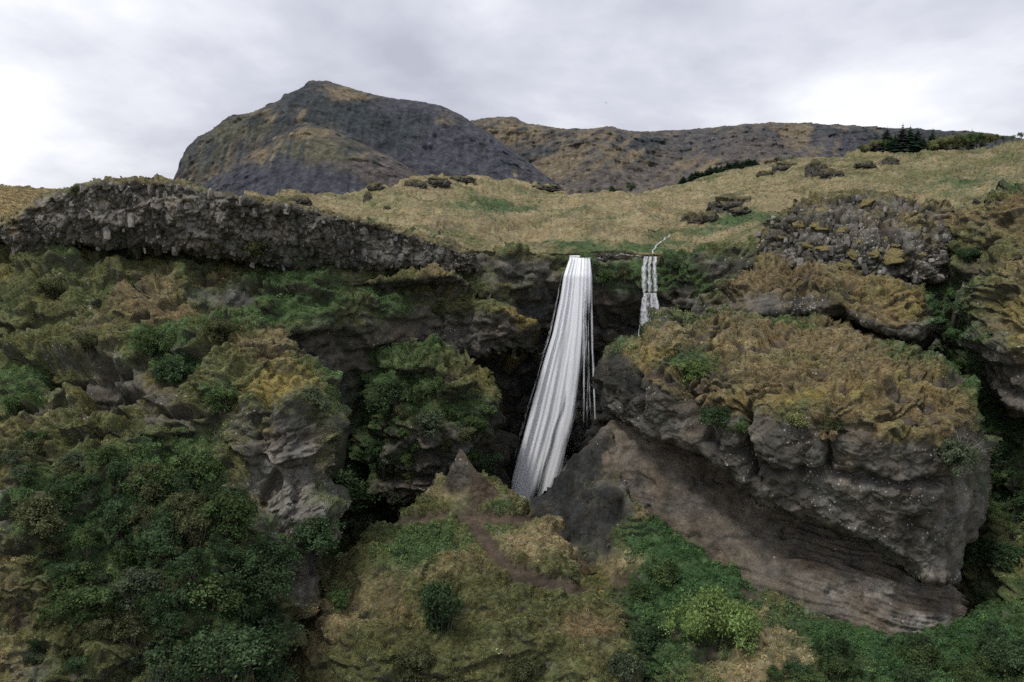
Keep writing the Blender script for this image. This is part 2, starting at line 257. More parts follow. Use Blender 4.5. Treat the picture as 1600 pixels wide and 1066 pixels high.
LAY = {}
class Layer: pass
def sheet(name, top, bot, ctrl, step=3.0, bias={}, edge={}, cap=None, rdg=1.2, shelf=0, rsoft=.1, veg_amp=0.5, rock_amp=0.7, block=0.3, jag=2.5, back=0.0, material='cliff_ground', lichen=0.5,
          terrace=0.3, soft=2.4, ymin=None, jagb=None, crs=.85, crt=.70, crk=.35, custom=None, sd=0, xr=None, vert=False, path=False):
    top = np.array(top, float); bot = np.array(bot, float)
    x0, x1 = xr or (max(top[0, 0], bot[0, 0]), min(top[-1, 0], bot[-1, 0]))
    nx = int((x1 - x0) / step) + 2; xs = np.linspace(x0, x1, nx)
    q = np.stack([xs, 0 * xs, 0 * xs], -1)
    Tn = np.interp(xs, top[:, 0], top[:, 1]) + jag * (noise(q / 22, 5 + sd) + 0.6 * noise(q / 7, 6 + sd)); Bn = np.interp(xs, bot[:, 0], bot[:, 1]) + (jagb or jag) * (noise(q / 22, 8 + sd) + .6 * noise(q / 7, 9 + sd))
    Bn = np.maximum(Bn, Tn + 0.5)
    ny = int((Bn - Tn).max() / step) + 2; v = np.linspace(0, 1, ny)[:, None]
    px = np.repeat(xs[None], ny, 0); py = Tn[None] * (1 - v) + Bn[None] * v
    Y = tps(ctrl, px, py)
    if ymin is not None: Y = np.maximum(Y, ymin(px))
    for side, (w, amt) in edge.items():
        if side == 'top': d = pdist(top, px, py)
        elif side == 'bot': d = pdist(bot, px, py)
        elif side == 'left': d = px - x0
        else: d = x1 - px
        u = 1 - np.clip(d / w, 0, 1); Y = Y + amt * (1 - np.sqrt(np.maximum(1 - u * u, 0)))
    P = unproj(px, py, Y)
    def normals(P):
        a = np.gradient(P, axis=1); b = np.gradient(P, axis=0); n = nrm(np.cross(b, a)); s = np.sign((n * (np.array([0, 0, CAMZ]) - P)).sum(-1, keepdims=True)); return n * np.where(s == 0, 1, s)
    N = normals(P)
    W = weights(P, px, py, N[..., 2], bias, sd)
    if cap:
        dt = pdist(top, px, py) + 5 * noise(P / 1.5, 181) + 4 * noise(P / 4, 182); cw = (1 - sstep(cap * .6, cap * 1.4, dt))[..., None]; cv = np.zeros(len(TYPES)); cv[TI['olive']] = .5; cv[TI['moss']] = .3; cv[TI['straw']] = .2; W = W * (1 - cw) + cw * cv
    if path:
        wv = np.stack([px, py, 0 * px], -1); jx = px + 6 * noise(wv / 16, 71) + 2.5 * noise(wv / 5, 73); jy = py + 5 * noise(wv / 16, 72) + 2 * noise(wv / 5, 74)
        pm = np.zeros(px.shape)
        for pl, w in PATHS: pm = np.maximum(pm, 1 - sstep(w * 0.75, w * 1.15, pdist(pl, jx, jy)))
        for x, y, rx, ry in DIRT_EXTRA: pm = np.maximum(pm, 1 - sstep(.8, 1.1, np.hypot((jx - x) / rx, (jy - y) / ry)))
        dirt = np.zeros(len(TYPES)); dirt[TI['dirt']] = 1
        W = W * (1 - pm[..., None]) + pm[..., None] * dirt
    veg = (W * VEG).sum(-1); soft_r = W[..., TI['tuff']] + W[..., TI['dirt']]; wet_shade = W[..., TI['wet_shade']]
    # shape: hummocks and terracettes where things grow, broken blocks where rock is bare
    S = np.array([1, 1, 0.5]) if vert else np.array([1, 1, 1.25])
    wp = P + 0.5 * np.stack([noise(P / 1.3, 101), noise(P / 1.3, 102), noise(P / 1.3, 103)], -1)
    h1 = cells(wp * [.85, .85, 1.7] / 2.3, 111 + sd)[0]; h2 = cells(wp * [.9, .9, 1.7] / 0.9, 112 + sd)[0]
    hm = np.clip(.75 + 1.2 * noise(P / 6.0, 113), .15, 1.4)
    def dome(h, w): return np.clip(1 - (h / w) ** 2, 0, 1)
    hum = (dome(h1, .9) - .45) * 1.5 * hm + (dome(h2, .88) - .4) * .6 * hm + .4 * fbm(P / 4.5, 2, 114) + (dome(cells(wp / .42, 116)[0], .85) - .4) * .2
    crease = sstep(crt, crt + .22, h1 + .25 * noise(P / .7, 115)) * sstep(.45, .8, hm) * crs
    ph = P[..., 2] / 0.95 + 2.2 * noise(P * [1, 1, .35] / 2.8, 21) + 0.5 * noise(P / 1.1, 22); tr = 1 - (ph - np.floor(ph))
    terr = (tr * (1 - sstep(0.82, 1, tr)) - 0.4)
    fine = fbm(P / 0.55, 2, 25)
    sh = sstep(-.02, .10, noise(P * [1 / 7.5, 1 / 7.5, 1 / 3.6] + .3 * np.stack([noise(P / 2.2, 161)] * 3, -1), 162 + sd)) + .5 * sstep(0, .12, noise(P * [1 / 3.2, 1 / 3.2, 1 / 1.7], 163 + sd)) - .7
    tv = veg * terrace * 1.8 * terr * (0.35 + np.clip(noise(P / 5.0, 26) + .5, 0, 1)); dv = veg_amp * hum + 0.13 * fine
    F1, F2, ID = cells((P + 0.35 * np.stack([noise(P / 1.4, 91), noise(P / 1.4, 92), noise(P / 1.4, 93)], -1)) * S / (1.05 if vert else 1.7), 3 + sd)
    f1, f2, idb = cells(P * S / (.48 if vert else .75), 5 + sd)
    dr = rock_amp * 1.1 * fbm(P / 5.5, 4, 40 + sd) + block * ((ID - 0.5) * 1.3 - 0.9 * crk * (1 - sstep(0, 0.16, F2 - F1)) + 0.6 * (idb - 0.5) - 0.25 * crk * (1 - sstep(0, 0.14, f2 - f1))) + rock_amp * rdg * (.3 - billow(P * [1, 1, .8] / 2.6, 5, 141 + sd, .55)) + 0.10 * fine
    ds = 0.35 * rock_amp * fbm(P / 6, 4, 60) + .3 * rock_amp * (.3 - billow(P * [1, 1, 1.6] / 3.0, 5, 66, .6)) + 0.12 * fine - 0.22 * (pm if path else 0)
    rockw = np.clip(1 - veg - soft_r, 0, 1)
    D = veg * dv + rockw * dr + soft_r * ds + 0.25 * soft * fbm(P / 4, 3, 80)
    lift = 0.2 * veg * np.maximum(dv, 0)
    if custom is not None: D = D + custom(P, px, py, W)
    P = P + N * D[..., None] + nrm(N * [1, 1, .35]) * (tv + shelf * sh * (1 - .7 * soft_r) * (1 - rockw * rsoft))[..., None]; P[..., 2] += lift
    N = normals(P)
    # peat colour, doubling as painted shade between the hummocks; steep faces shed their growth
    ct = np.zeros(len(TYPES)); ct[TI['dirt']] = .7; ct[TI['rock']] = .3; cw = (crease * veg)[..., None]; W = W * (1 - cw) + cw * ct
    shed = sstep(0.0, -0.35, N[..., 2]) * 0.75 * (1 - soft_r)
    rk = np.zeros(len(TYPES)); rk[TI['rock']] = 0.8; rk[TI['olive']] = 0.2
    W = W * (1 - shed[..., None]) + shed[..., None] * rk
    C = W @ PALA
    C = C * (1 + 0.28 * noise(P / 1.3, 95)[..., None] + 0.18 * noise(P / 7, 96)[..., None])
    stain = 1 + (rockw + .4 * soft_r)[..., None] * (.55 * noise(P * [1 / 1.8, 1 / 1.8, 1 / 6.5], 151) + .4 * noise(P / 3.4, 152))[..., None]; C = C * np.clip(stain, .3, 1.8)
    C = C * (1 + 0.10 * noise(P / 2.2, 97)[..., None] * np.array([1, 0, -1]))
    bare = W[..., TI['rock']] + W[..., TI['pale']] + 0.25 * W[..., TI['tuff']] * 0.4
    li = lichen * bare * np.clip(0.15 + 1.6 * noise(P / 3.2, 98) + 0.5 * noise(P / 0.9, 99), 0, 1)
    Lr = Layer(); Lr.P, Lr.N, Lr.W, Lr.C, Lr.px, Lr.py, Lr.name = P, N, W, C, *proj(P), name
    Lr.veg = (W * VEG).sum(-1); Lr.dv = dv + .6 * tv; LAY[name] = Lr
    V = P.reshape(-1, 3); CC = C.reshape(-1, 3); LI = li.reshape(-1)
    idx = np.arange(nx * ny).reshape(ny, nx)
    Fq = np.stack([idx[1:, :-1], idx[1:, 1:], idx[:-1, 1:], idx[:-1, :-1]], -1).reshape(-1, 4)
    if back > 0:      # the mass goes on behind its visible face: sides and back in three rings
        loop = np.concatenate([idx[0, :], idx[1:, -1], idx[-1, -2::-1], idx[-2:0:-1, 0]]); n = len(loop); base = V[loop]; cen = base.mean(0)
        fr = np.concatenate([np.zeros(nx) - 1.4, np.full(ny - 1, -.15), np.full(nx - 1, .2), np.full(ny - 2, -.15)])
        prev = loop
        for k in (1, 2, 3):
            s = 1 - 0.05 * k * k; q = base.copy(); q[:, 0] = cen[0] + (base[:, 0] - cen[0]) * s; q[:, 1] = base[:, 1] + back * k / 3; q[:, 2] = base[:, 2] + fr * back * k / 3
            new = np.arange(n) + len(V); V = np.concatenate([V, q]); CC = np.concatenate([CC, CC[loop]]); LI = np.concatenate([LI, LI[loop] * 0])
            Fq = np.concatenate([Fq, np.stack([prev, np.roll(prev, -1), np.roll(new, -1), new], -1)]); prev = new
        V = np.concatenate([V, V[prev].mean(0)[None]]); CC = np.concatenate([CC, CC[prev].mean(0)[None]]); LI = np.concatenate([LI, [0]])
        c = len(V) - 1; h = prev[: n // 2 * 2]
        Fq = np.concatenate([Fq, np.stack([h[0::2], h[1::2], np.roll(h, -2)[0::2], np.full(n // 2, c)], -1)])
    o0 = np.array([V[:, 0].mean(), V[:, 1].mean(), V[:, 2].min()])
    def make(nm, Fs):
        used = np.unique(Fs); rm = np.zeros(len(V), np.int32); rm[used] = np.arange(len(used))
        return link(nm, mesh_np(nm, V[used] - o0, rm[Fs], material, dict(col=CC[used], lichen=LI[used])), None, o0)
    if path:
        pf = pm.reshape(-1); isd = np.zeros(len(Fq), bool); okq = (Fq < nx * ny).all(1); isd[okq] = pf[Fq[okq]].mean(1) > 0.55
        Lr.path = make('dirt_path', Fq[isd]); Lr.pm = pm; Fq = Fq[~isd]
    Lr.obj = make(name, Fq); Lr.o0 = o0; return Lr.obj
def at(layer, px, py):
    Lr = LAY[layer]; k = np.argmin((Lr.px - px) ** 2 + (Lr.py - py) ** 2); return Lr.P.reshape(-1, 3)[k], Lr.N.reshape(-1, 3)[k]

# ------------------------------------------------------------------ lowland, mountains
me = bpy.data.meshes.new('ground'); bm = bmesh.new(); bmesh.ops.create_circle(bm, cap_ends=True, segments=96, radius=9000); bm.to_mesh(me); bm.free(); me.materials.append(MATS['lowland'])
props(link('ground', me, None, (0, 0, -14)), kind='structure')

MPAL = dict(scree=(.058, .061, .073), dark=(.038, .046, .050), tan=(.170, .138, .090), olive=(.095, .093, .062), brown=(.098, .087, .081))
def mountain(name, top, bot, ctrl, spots, step=2.0, gul=22, edge=None, bias={}, sd=0, fs=1.0, diag=False):
    top = np.array(top, float); xs = np.linspace(top[0, 0], top[-1, 0], int((top[-1, 0] - top[0, 0]) / step) + 2)
    q = np.stack([xs, 0 * xs, 0 * xs], -1); Tn = np.interp(xs, top[:, 0], top[:, 1]) + 1.5 * noise(q / 18, 3 + sd) + 0.8 * noise(q / 6, 4 + sd)
    ny = int(200 / step); v = np.linspace(0, 1, ny)[:, None]; px = np.repeat(xs[None], ny, 0); py = Tn * (1 - v) + np.maximum(bot, Tn + 1) * v
    Y = tps(ctrl, px, py); d = pdist(top, px, py)
    if edge: u = 1 - np.clip(d / edge[0], 0, 1); Y = Y + edge[1] * (1 - np.sqrt(np.maximum(1 - u * u, 0)))
    P = unproj(px, py, Y)
    g = billow(P * [1 / 90, 1 / 500, 1 / 420] * fs, 4, 7 + sd) ; r = fbm(P / 60 * fs, 4, 17 + sd); lay = noise(P * [1 / 160, 1 / 160, 1 / 26], 19 + sd)
    crag = sstep(60, 8, d) * np.abs(fbm(P / 34, 3, 23)) * 26
    P = P + np.stack([0 * g, -(gul * .55 * np.abs(noise(P * [1 / 16, 1 / 130, 1 / 110], 43)) * 2 + g * gul * 3 + r * gul * 1.6 + lay * gul * .3 + gul * (.35 if diag else 1.1) * (.3 - billow(P / 38, 4, 57 + sd, .55))) - crag, 0 * g], -1)
    ty = list(MPAL); pal = np.array([MPAL[t] for t in ty]); S = np.zeros(px.shape + (len(ty),))
    wv = np.stack([px, py, 0 * px], -1); qx = px + 14 * noise(wv / 30, 61) + 5 * noise(wv / 9, 62); qy = py + 9 * noise(wv / 30, 63) + 4 * noise(wv / 8, 64)
    for t, x, y, rx, ry, s in spots: S[..., ty.index(t)] += s * np.exp(-((qx - x) / rx) ** 2 - ((qy - y) / ry) ** 2)
    for t, b in bias.items(): S[..., ty.index(t)] += b
    S[..., ty.index('tan')] += 1.5 * (0.20 - g) - .15 + 0.8 * noise(P / 70, 31 + sd) + 0.6 * noise(P * [1 / 22, 1 / 60, 1 / 60], 32)
    S[..., ty.index('dark')] += 0.9 * noise(P * [1 / 60, 1 / 60, 1 / 40], 33 + sd) + 2.2 * (g - 0.3); S[..., ty.index('brown')] += 0.7 * noise(P / 80, 34)
    if diag:
        dg = np.stack([(P[..., 0] - 1.5 * P[..., 2]) / 26, (P[..., 0] + P[..., 2]) / 330, P[..., 1] / 400], -1); S[..., ty.index('tan')] += 1.5 * noise(dg, 44); S[..., ty.index('dark')] += .8 * noise(dg * 1.3, 45); C0 = .3
    else: C0 = 1.0
    S[..., ty.index('tan')] += C0 * 1.6 * sstep(.30, .55, noise(P * [1 / 15, 1 / 170, 1 / 170] + .4 * noise(P / 60, 37)[..., None], 39)) * sstep(.05, .35, (py - Tn) / 120); S[..., ty.index('dark')] += C0 * 1.3 * sstep(.25, .5, noise(P * [1 / 11, 1 / 150, 1 / 150], 41)) + 1.2 * sstep(.15, .45, lay) * sstep(70, 20, d)
    S[..., ty.index('olive')] += 0.8 * noise(P / 45, 35)
    S *= 3.2; S -= S.max(-1, keepdims=True); W = np.exp(S); W /= W.sum(-1, keepdims=True)
    C = (W @ pal) * (1 + 0.3 * noise(P / 12, 36)[..., None] + .3 * noise(P * [1 / 9, 1 / 70, 1 / 70], 38)[..., None])
    n = px.shape; idx = np.arange(px.size).reshape(n); Fq = np.stack([idx[1:, :-1], idx[1:, 1:], idx[:-1, 1:], idx[:-1, :-1]], -1).reshape(-1, 4)
    V = P.reshape(-1, 3); CC = C.reshape(-1, 3)
    # far slope falling away behind the crest
    last = idx[0]
    for k in (1, 2, 3):
        q = P[0].copy(); q[:, 1] += 160 * k * k; q[:, 2] -= 60 * k * k; new = np.arange(len(q)) + len(V); V = np.concatenate([V, q]); CC = np.concatenate([CC, C[0]])
        Fq = np.concatenate([Fq, np.stack([last[:-1], last[1:], new[1:], new[:-1]], -1)]); last = new
    o0 = np.array([V[:, 0].mean(), V[:, 1].mean(), V[:, 2].min()])
    return props(link(name, mesh_np(name, V - o0, Fq, 'mountain_ground', dict(col=CC))  , None, o0), kind='structure')
mountain('ridge', [(640, 215), (700, 198), (745, 188), (770, 184), (800, 184), (830, 195), (880, 203), (930, 201), (950, 198), (980, 206), (1030, 206), (1120, 200), (1160, 195), (1220, 193), (1300, 196), (1380, 201), (1480, 206), (1550, 212), (1600, 220), (1700, 232), (1780, 240)], 335,
         [(740, 190, 2700), (1000, 205, 2700), (1220, 195, 2750), (1600, 222, 2700), (780, 310, 2200), (900, 310, 2100), (1100, 310, 2050), (1400, 310, 2150), (1700, 320, 2200), (820, 250, 2500), (950, 225, 2450), (1060, 250, 2480), (1150, 240, 2380), (1300, 240, 2400)],
         [('tan', 800, 205, 60, 12, 1.2), ('tan', 870, 265, 60, 22, 1.2), ('tan', 960, 240, 50, 16, .9), ('dark', 860, 240, 50, 12, 1), ('dark', 940, 215, 25, 14, 1.2), ('brown', 1000, 280, 90, 20, 1.1), ('scree', 1100, 225, 90, 30, .9), ('tan', 1080, 265, 60, 20, .9),
          ('tan', 1235, 205, 30, 12, 1.6), ('brown', 1170, 235, 60, 20, 1), ('scree', 1330, 225, 110, 25, 1.8), ('tan', 1260, 230, 40, 14, .8), ('dark', 1400, 210, 150, 12, 1), ('dark', 1600, 225, 150, 20, 1.4)], gul=26, edge=(14, 140), bias=dict(brown=.5, tan=.35), sd=3, diag=True)
mountain('mountain', [(240, 330), (268, 300), (278, 275), (288, 250), (300, 228), (312, 214), (335, 205), (360, 182), (395, 176), (415, 168), (438, 158), (445, 148), (470, 139), (490, 127), (515, 128), (545, 137), (575, 146), (600, 153), (640, 157), (690, 166), (720, 180), (745, 197), (770, 213), (800, 235), (830, 257), (860, 280), (900, 315)], 345,
         [(490, 130, 2250), (300, 230, 2150), (360, 190, 2150), (600, 155, 2250), (700, 170, 2220), (830, 260, 2050), (320, 300, 1980), (500, 300, 1950), (640, 220, 2080), (560, 200, 2080), (760, 290, 1930), (620, 300, 1950), (440, 200, 2020)],
         [('scree', 720, 245, 110, 50, 2.4), ('dark', 560, 180, 90, 26, 1.7), ('dark', 620, 225, 60, 40, 1.6), ('dark', 310, 230, 40, 50, 1.2), ('dark', 470, 150, 40, 16, 1.5), ('tan', 565, 150, 32, 9, 2.4), ('tan', 540, 142, 20, 7, 2), ('olive', 380, 200, 60, 24, 1.4), ('tan', 410, 178, 22, 10, 1.6), ('tan', 695, 188, 18, 9, 1.4),
          ('dark', 425, 200, 30, 16, 1.4), ('tan', 350, 270, 50, 20, 1.2), ('olive', 330, 250, 40, 30, 1.0), ('tan', 740, 278, 18, 14, 1.5), ('scree', 640, 165, 60, 10, 1.3)], gul=13, edge=(20, 120), bias=dict(scree=.55), sd=0)
mountain('mountain_spur', [(275, 330), (310, 300), (350, 268), (400, 236), (440, 206), (480, 192), (520, 203), (560, 222), (610, 246), (650, 267), (690, 296), (720, 325)], 345,
         [(480, 195, 1980), (300, 310, 1900), (700, 310, 1880), (480, 260, 1820), (480, 320, 1720), (580, 300, 1780), (380, 300, 1800)],
         [('tan', 470, 207, 60, 12, 2.2), ('tan', 350, 270, 16, 26, 1.4), ('tan', 400, 240, 22, 14, 1.6), ('olive', 500, 235, 60, 18, 2), ('scree', 430, 285, 110, 26, 2.2), ('brown', 600, 275, 60, 26, 2.2), ('tan', 600, 243, 40, 5, 1.4), ('tan', 530, 265, 14, 10, .9), ('scree', 520, 300, 120, 24, 1.5)], gul=9, edge=(26, 90), bias=dict(scree=.3), sd=5)
# ------------------------------------------------------------------ plateau
def pl_custom(P, px, py, W):
    t = P[..., 2] / 1.1 + 2.2 * noise(P / 16, 301) + .5 * noise(P / 4, 305); f = 1 - (t - np.floor(t)); q = np.stack([px, py, px * 0], -1); msk = sstep(-.1, .3, noise(P / 22, 306))
    bank = sum(-a * np.exp(-((py - y - 4 * noise(q / 40, 302 + k)) / 4) ** 2) * sstep(x0, x0 + 40, px) * sstep(x1, x1 - 40, px) for k, (y, x0, x1, a) in enumerate(((354, 660, 900, 1.8), (372, 760, 960, .9), (330, 980, 1180, .9), (318, 1180, 1320, .7), (300, 640, 800, .6))))
    return 0.75 * msk * f * (f < 0.92) + 1.3 * noise(P / 13, 303) + 0.35 * noise(P / 2.4, 304) + bank
props(sheet('plateau', [(380, 306), (420, 305), (440, 303), (480, 302), (520, 303), (560, 300), (585, 293), (610, 292), (635, 283), (660, 280), (700, 277), (740, 278), (770, 280), (800, 282), (840, 290), (870, 297), (890, 303), (930, 303), (960, 300), (1000, 298), (1060, 285), (1100, 276), (1140, 268), (1180, 259), (1230, 252), (1280, 247), (1340, 240), (1400, 238), (1470, 238), (1540, 232), (1590, 222), (1660, 212), (1760, 200)],
      [(380, 330), (500, 345), (560, 358), (620, 368), (680, 388), (740, 406), (800, 402), (850, 402), (885, 410), (925, 409), (960, 408), (1000, 408), (1025, 408), (1060, 398), (1120, 390), (1190, 396), (1240, 400), (1500, 390), (1760, 360)],
      [(440, 325, 117), (740, 396, 117), (900, 405, 119), (1000, 404, 118), (1190, 390, 113), (1250, 395, 114), (1600, 350, 112), (760, 355, 138), (900, 350, 142), (1000, 330, 165), (1200, 325, 150), (1400, 290, 175), (1600, 290, 150), (500, 303, 185), (700, 278, 212), (890, 303, 235), (1000, 298, 245), (1180, 259, 258), (1400, 238, 262), (1600, 222, 262), (1700, 210, 260), (620, 320, 150), (1350, 395, 116), (1450, 395, 115), (1400, 345, 132), (1500, 340, 126), (1560, 330, 122), (1700, 350, 112), (1300, 350, 128), (500, 345, 116), (600, 365, 116)],
      step=2.4, ymin=lambda x: np.interp(x, [380, 560, 640, 740, 850, 900, 1000, 1060, 1120, 1190, 1250, 1500, 1700], [113, 114.5, 116, 118.6, 119.6, 120.6, 120, 117.6, 116, 114, 113, 109, 106]), jagb=4, crs=.2, soft=1.5, bias=dict(straw=.6, olive=.65, moss=.15, green=.22), jag=1.0, material='meadow_ground', rock_amp=.3, block=.1, terrace=.15, veg_amp=.35, custom=pl_custom, lichen=0), kind='structure')
props(sheet('meadow', [(-160, 287), (0, 291), (70, 295), (140, 302), (260, 300)], [(-160, 372), (0, 372), (140, 372), (260, 360)], [(-160, 290, 240), (70, 296, 215), (0, 350, 122), (200, 350, 118), (-160, 360, 118), (200, 302, 190), (0, 320, 160), (0, 372, 117), (100, 372, 116), (240, 360, 116)],
      step=3, ymin=lambda x: 112, crs=.2, bias=dict(straw=.7, olive=.4), jag=.7, material='meadow_ground', rock_amp=.3, block=.1, terrace=.2, veg_amp=.35, lichen=0), kind='structure')
# ------------------------------------------------------------------ gorge walls and rock masses
props(sheet('cliff', [(-160, 340), (0, 335), (100, 325), (420, 335), (560, 352), (680, 380), (740, 393), (790, 388), (850, 391), (880, 403), (925, 407), (1000, 407), (1030, 403), (1060, 389), (1120, 380), (1190, 377), (1240, 395), (1500, 372), (1560, 352), (1760, 340)], [(-160, 1160), (1760, 1160)],
      [(-160, 380, 110), (0, 385, 108), (200, 400, 108), (400, 410, 110), (640, 415, 114), (740, 412, 117), (850, 420, 118), (900, 410, 119.3), (1000, 410, 118), (960, 460, 118.5), (1050, 440, 115.5), (1120, 420, 113.5), (1300, 440, 110), (1500, 430, 100), (1600, 430, 98), (1750, 430, 96),
       (-150, 500, 96), (0, 480, 97), (0, 560, 94), (150, 450, 101), (300, 460, 103), (460, 440, 106), (480, 520, 102), (380, 560, 101), (560, 500, 108), (560, 620, 110), (640, 470, 111), (750, 500, 115), (800, 560, 119), (870, 560, 121.5), (930, 600, 121.5), (1000, 520, 119), (1000, 620, 118), (1480, 560, 96), (1560, 560, 92), (1750, 560, 88),
       (0, 800, 84), (300, 800, 92), (560, 760, 110), (650, 780, 113), (820, 790, 121), (950, 800, 116), (1300, 800, 100), (1500, 760, 90), (1600, 800, 84), (1750, 800, 80), (0, 1066, 76), (300, 1066, 80), (480, 1066, 86), (800, 1066, 98), (1000, 1066, 90), (1300, 1066, 78), (1600, 1066, 68), (1500, 680, 93), (1540, 920, 80)],
      step=3.2, bias=dict(olive=.4, green=.6, rock=.25), edge=dict(top=(10, 2.0)), shelf=1.5, veg_amp=.7, rock_amp=1.0, block=.45, terrace=.45, lichen=.4), kind='structure')

props(sheet('basalt_ledge', [(-60, 352), (0, 345), (40, 325), (75, 302), (110, 291), (150, 282), (210, 279), (250, 279), (270, 281), (300, 290), (330, 296), (370, 300), (400, 308), (450, 318), (500, 328), (560, 340), (610, 352), (660, 370), (700, 380), (745, 398)],
      [(-60, 385), (0, 380), (60, 386), (130, 382), (200, 388), (300, 396), (330, 399), (370, 410), (440, 418), (520, 420), (600, 422), (660, 425), (700, 428), (745, 420)],
      [(-60, 370, 105), (0, 365, 104.5), (100, 330, 103), (200, 330, 102.5), (300, 350, 103), (400, 370, 105), (550, 390, 108), (700, 400, 112), (200, 380, 104), (400, 410, 107), (250, 290, 103), (600, 370, 110)],
      step=1.8, cap=4, bias=dict(rock=1.4), edge=dict(top=(9, 2.5), bot=(12, 2.6), right=(20, 3)), rock_amp=.9, rdg=1.5, block=.5, crk=.7, shelf=.3, rsoft=0, veg_amp=.25, lichen=.9, back=5, vert=True, jag=3),
      'long grey basalt ledge with broken stones along the top left of the gorge', 'rock ledge')
props(sheet('mossy_shelf', [(500, 447), (560, 440), (610, 438), (640, 426), (680, 421), (715, 430), (738, 446)], [(500, 452), (560, 452), (610, 453), (650, 458), (700, 459), (738, 450)],
      [(500, 450, 109), (640, 440, 109), (700, 440, 110.5), (738, 446, 113)], step=2.4, bias=dict(rock=.4, olive=.7, moss=.4), edge=dict(top=(14, 2.5), bot=(10, 2.5)), back=4, jag=2), 'low dark mossy shelf jutting out under the end of the basalt ledge', 'rock shelf')
props(sheet('golden_buttress', [(655, 500), (680, 475), (700, 462), (725, 456), (760, 468), (800, 488), (826, 505), (838, 535)], [(655, 552), (700, 556), (770, 556), (838, 552)],
      [(660, 520, 113), (700, 480, 112), (760, 490, 110.5), (770, 530, 110), (820, 530, 112), (700, 540, 111.5), (838, 540, 115)], step=2.6, bias=dict(rock=.5, olive=.5), edge=dict(top=(22, 3), bot=(8, 2), left=(25, 3), right=(20, 3)), jag=8, shelf=1.0, soft=5, rock_amp=1.4, block=.6, sd=2, back=5), 'dark rock buttress with a golden moss brow left of the waterfall', 'buttress')
props(sheet('green_buttress', [(558, 640), (566, 580), (575, 557), (600, 548), (650, 545), (700, 555), (740, 580), (768, 625), (783, 680), (788, 730)], [(558, 700), (575, 760), (620, 790), (690, 800), (788, 770)],
      [(565, 620, 110), (600, 560, 108), (650, 580, 105), (700, 570, 106), (690, 640, 102), (640, 660, 101.5), (740, 640, 104), (780, 700, 108), (700, 720, 102), (600, 720, 104), (640, 770, 102.5), (770, 760, 106)],
      step=2.8, bias=dict(green=.5, rock=.2, olive=.3), edge=dict(top=(30, 4), left=(25, 4), right=(22, 4)), shelf=1.6, veg_amp=.9, terrace=.4, block=.6, rock_amp=1.6, soft=6, jag=9, sd=4, back=6), 'green overgrown buttress with dark rock at its foot beside the waterfall', 'buttress')
def out_custom(P, px, py, W):
    wv = np.stack([px, py, px * 0], -1); qx = px + 10 * noise(wv / 25, 401); qy = py + 10 * noise(wv / 25, 402)
    g = np.maximum(np.exp(-((qx - 120) / 85) ** 2 - ((qy - 582) / 40) ** 2), np.exp(-((qx - 180) / 55) ** 2 - ((qy - 628) / 26) ** 2)); g2 = np.maximum(np.exp(-((qx - 345) / 75) ** 2 - ((qy - 468) / 18) ** 2), np.exp(-((qx - 425) / 26) ** 2 - ((qy - 770) / 40) ** 2)); g2 = np.maximum(g2, np.exp(-((qx - 290) / 50) ** 2 - ((qy - 645) / 11) ** 2))
    return -3.6 * sstep(.42, .6, g) - 1.8 * sstep(.45, .65, g2)
props(sheet('mossy_outcrop', [(-160, 560), (-60, 560), (0, 545), (50, 530), (100, 510), (150, 495), (200, 470), (240, 450), (290, 455), (330, 475), (360, 472), (400, 490), (440, 530), (480, 560), (505, 590), (520, 640), (527, 700)],
      [(-160, 1150), (390, 1150), (430, 1085), (458, 1010), (474, 960), (490, 932), (500, 870), (512, 830), (527, 780)],
      [(-160, 570, 90), (240, 456, 93.5), (100, 520, 91.5), (0, 560, 89), (350, 482, 92), (480, 570, 87), (300, 560, 83.5), (400, 600, 80), (470, 640, 77.5), (520, 650, 81), (200, 640, 80), (90, 620, 82), (300, 700, 76), (400, 720, 75), (470, 750, 74.5), (480, 900, 72.5), (200, 800, 70), (100, 760, 72), (0, 760, 73), (300, 900, 66.5), (100, 950, 64), (0, 1000, 61), (250, 1066, 61), (400, 1066, 65), (-160, 1000, 60), (-160, 1150, 57), (200, 1150, 58), (450, 1150, 64), (250, 500, 89), (440, 980, 68), (420, 850, 70.5), (-160, 760, 72)],
      step=2.2, bias=dict(olive=.45, green=.4, rock=.45), edge=dict(top=(22, 3), right=(22, 4)), shelf=1.6, veg_amp=.9, terrace=.35, block=.55, rock_amp=1.3, back=8, custom=out_custom, lichen=.8), 'large brown mossy outcrop filling the left side above the shrubs', 'outcrop')
props(sheet('dark_crag', [(1470, 352), (1500, 340), (1520, 326), (1550, 306), (1590, 291), (1660, 277), (1760, 270)], [(1470, 440), (1500, 442), (1560, 430), (1660, 470), (1760, 480)],
      [(1470, 400, 104), (1520, 380, 101), (1560, 350, 98.5), (1600, 330, 98), (1580, 420, 93), (1660, 400, 90), (1760, 380, 88), (1540, 420, 96)], step=2.8, bias=dict(rock=.3, moss=.4, olive=.3), edge=dict(top=(14, 2.5), left=(25, 4)), shelf=1.3, veg_amp=.7, terrace=.5, block=.5, back=6), 'dark mossy crag at the right edge below the grassy hill', 'crag')
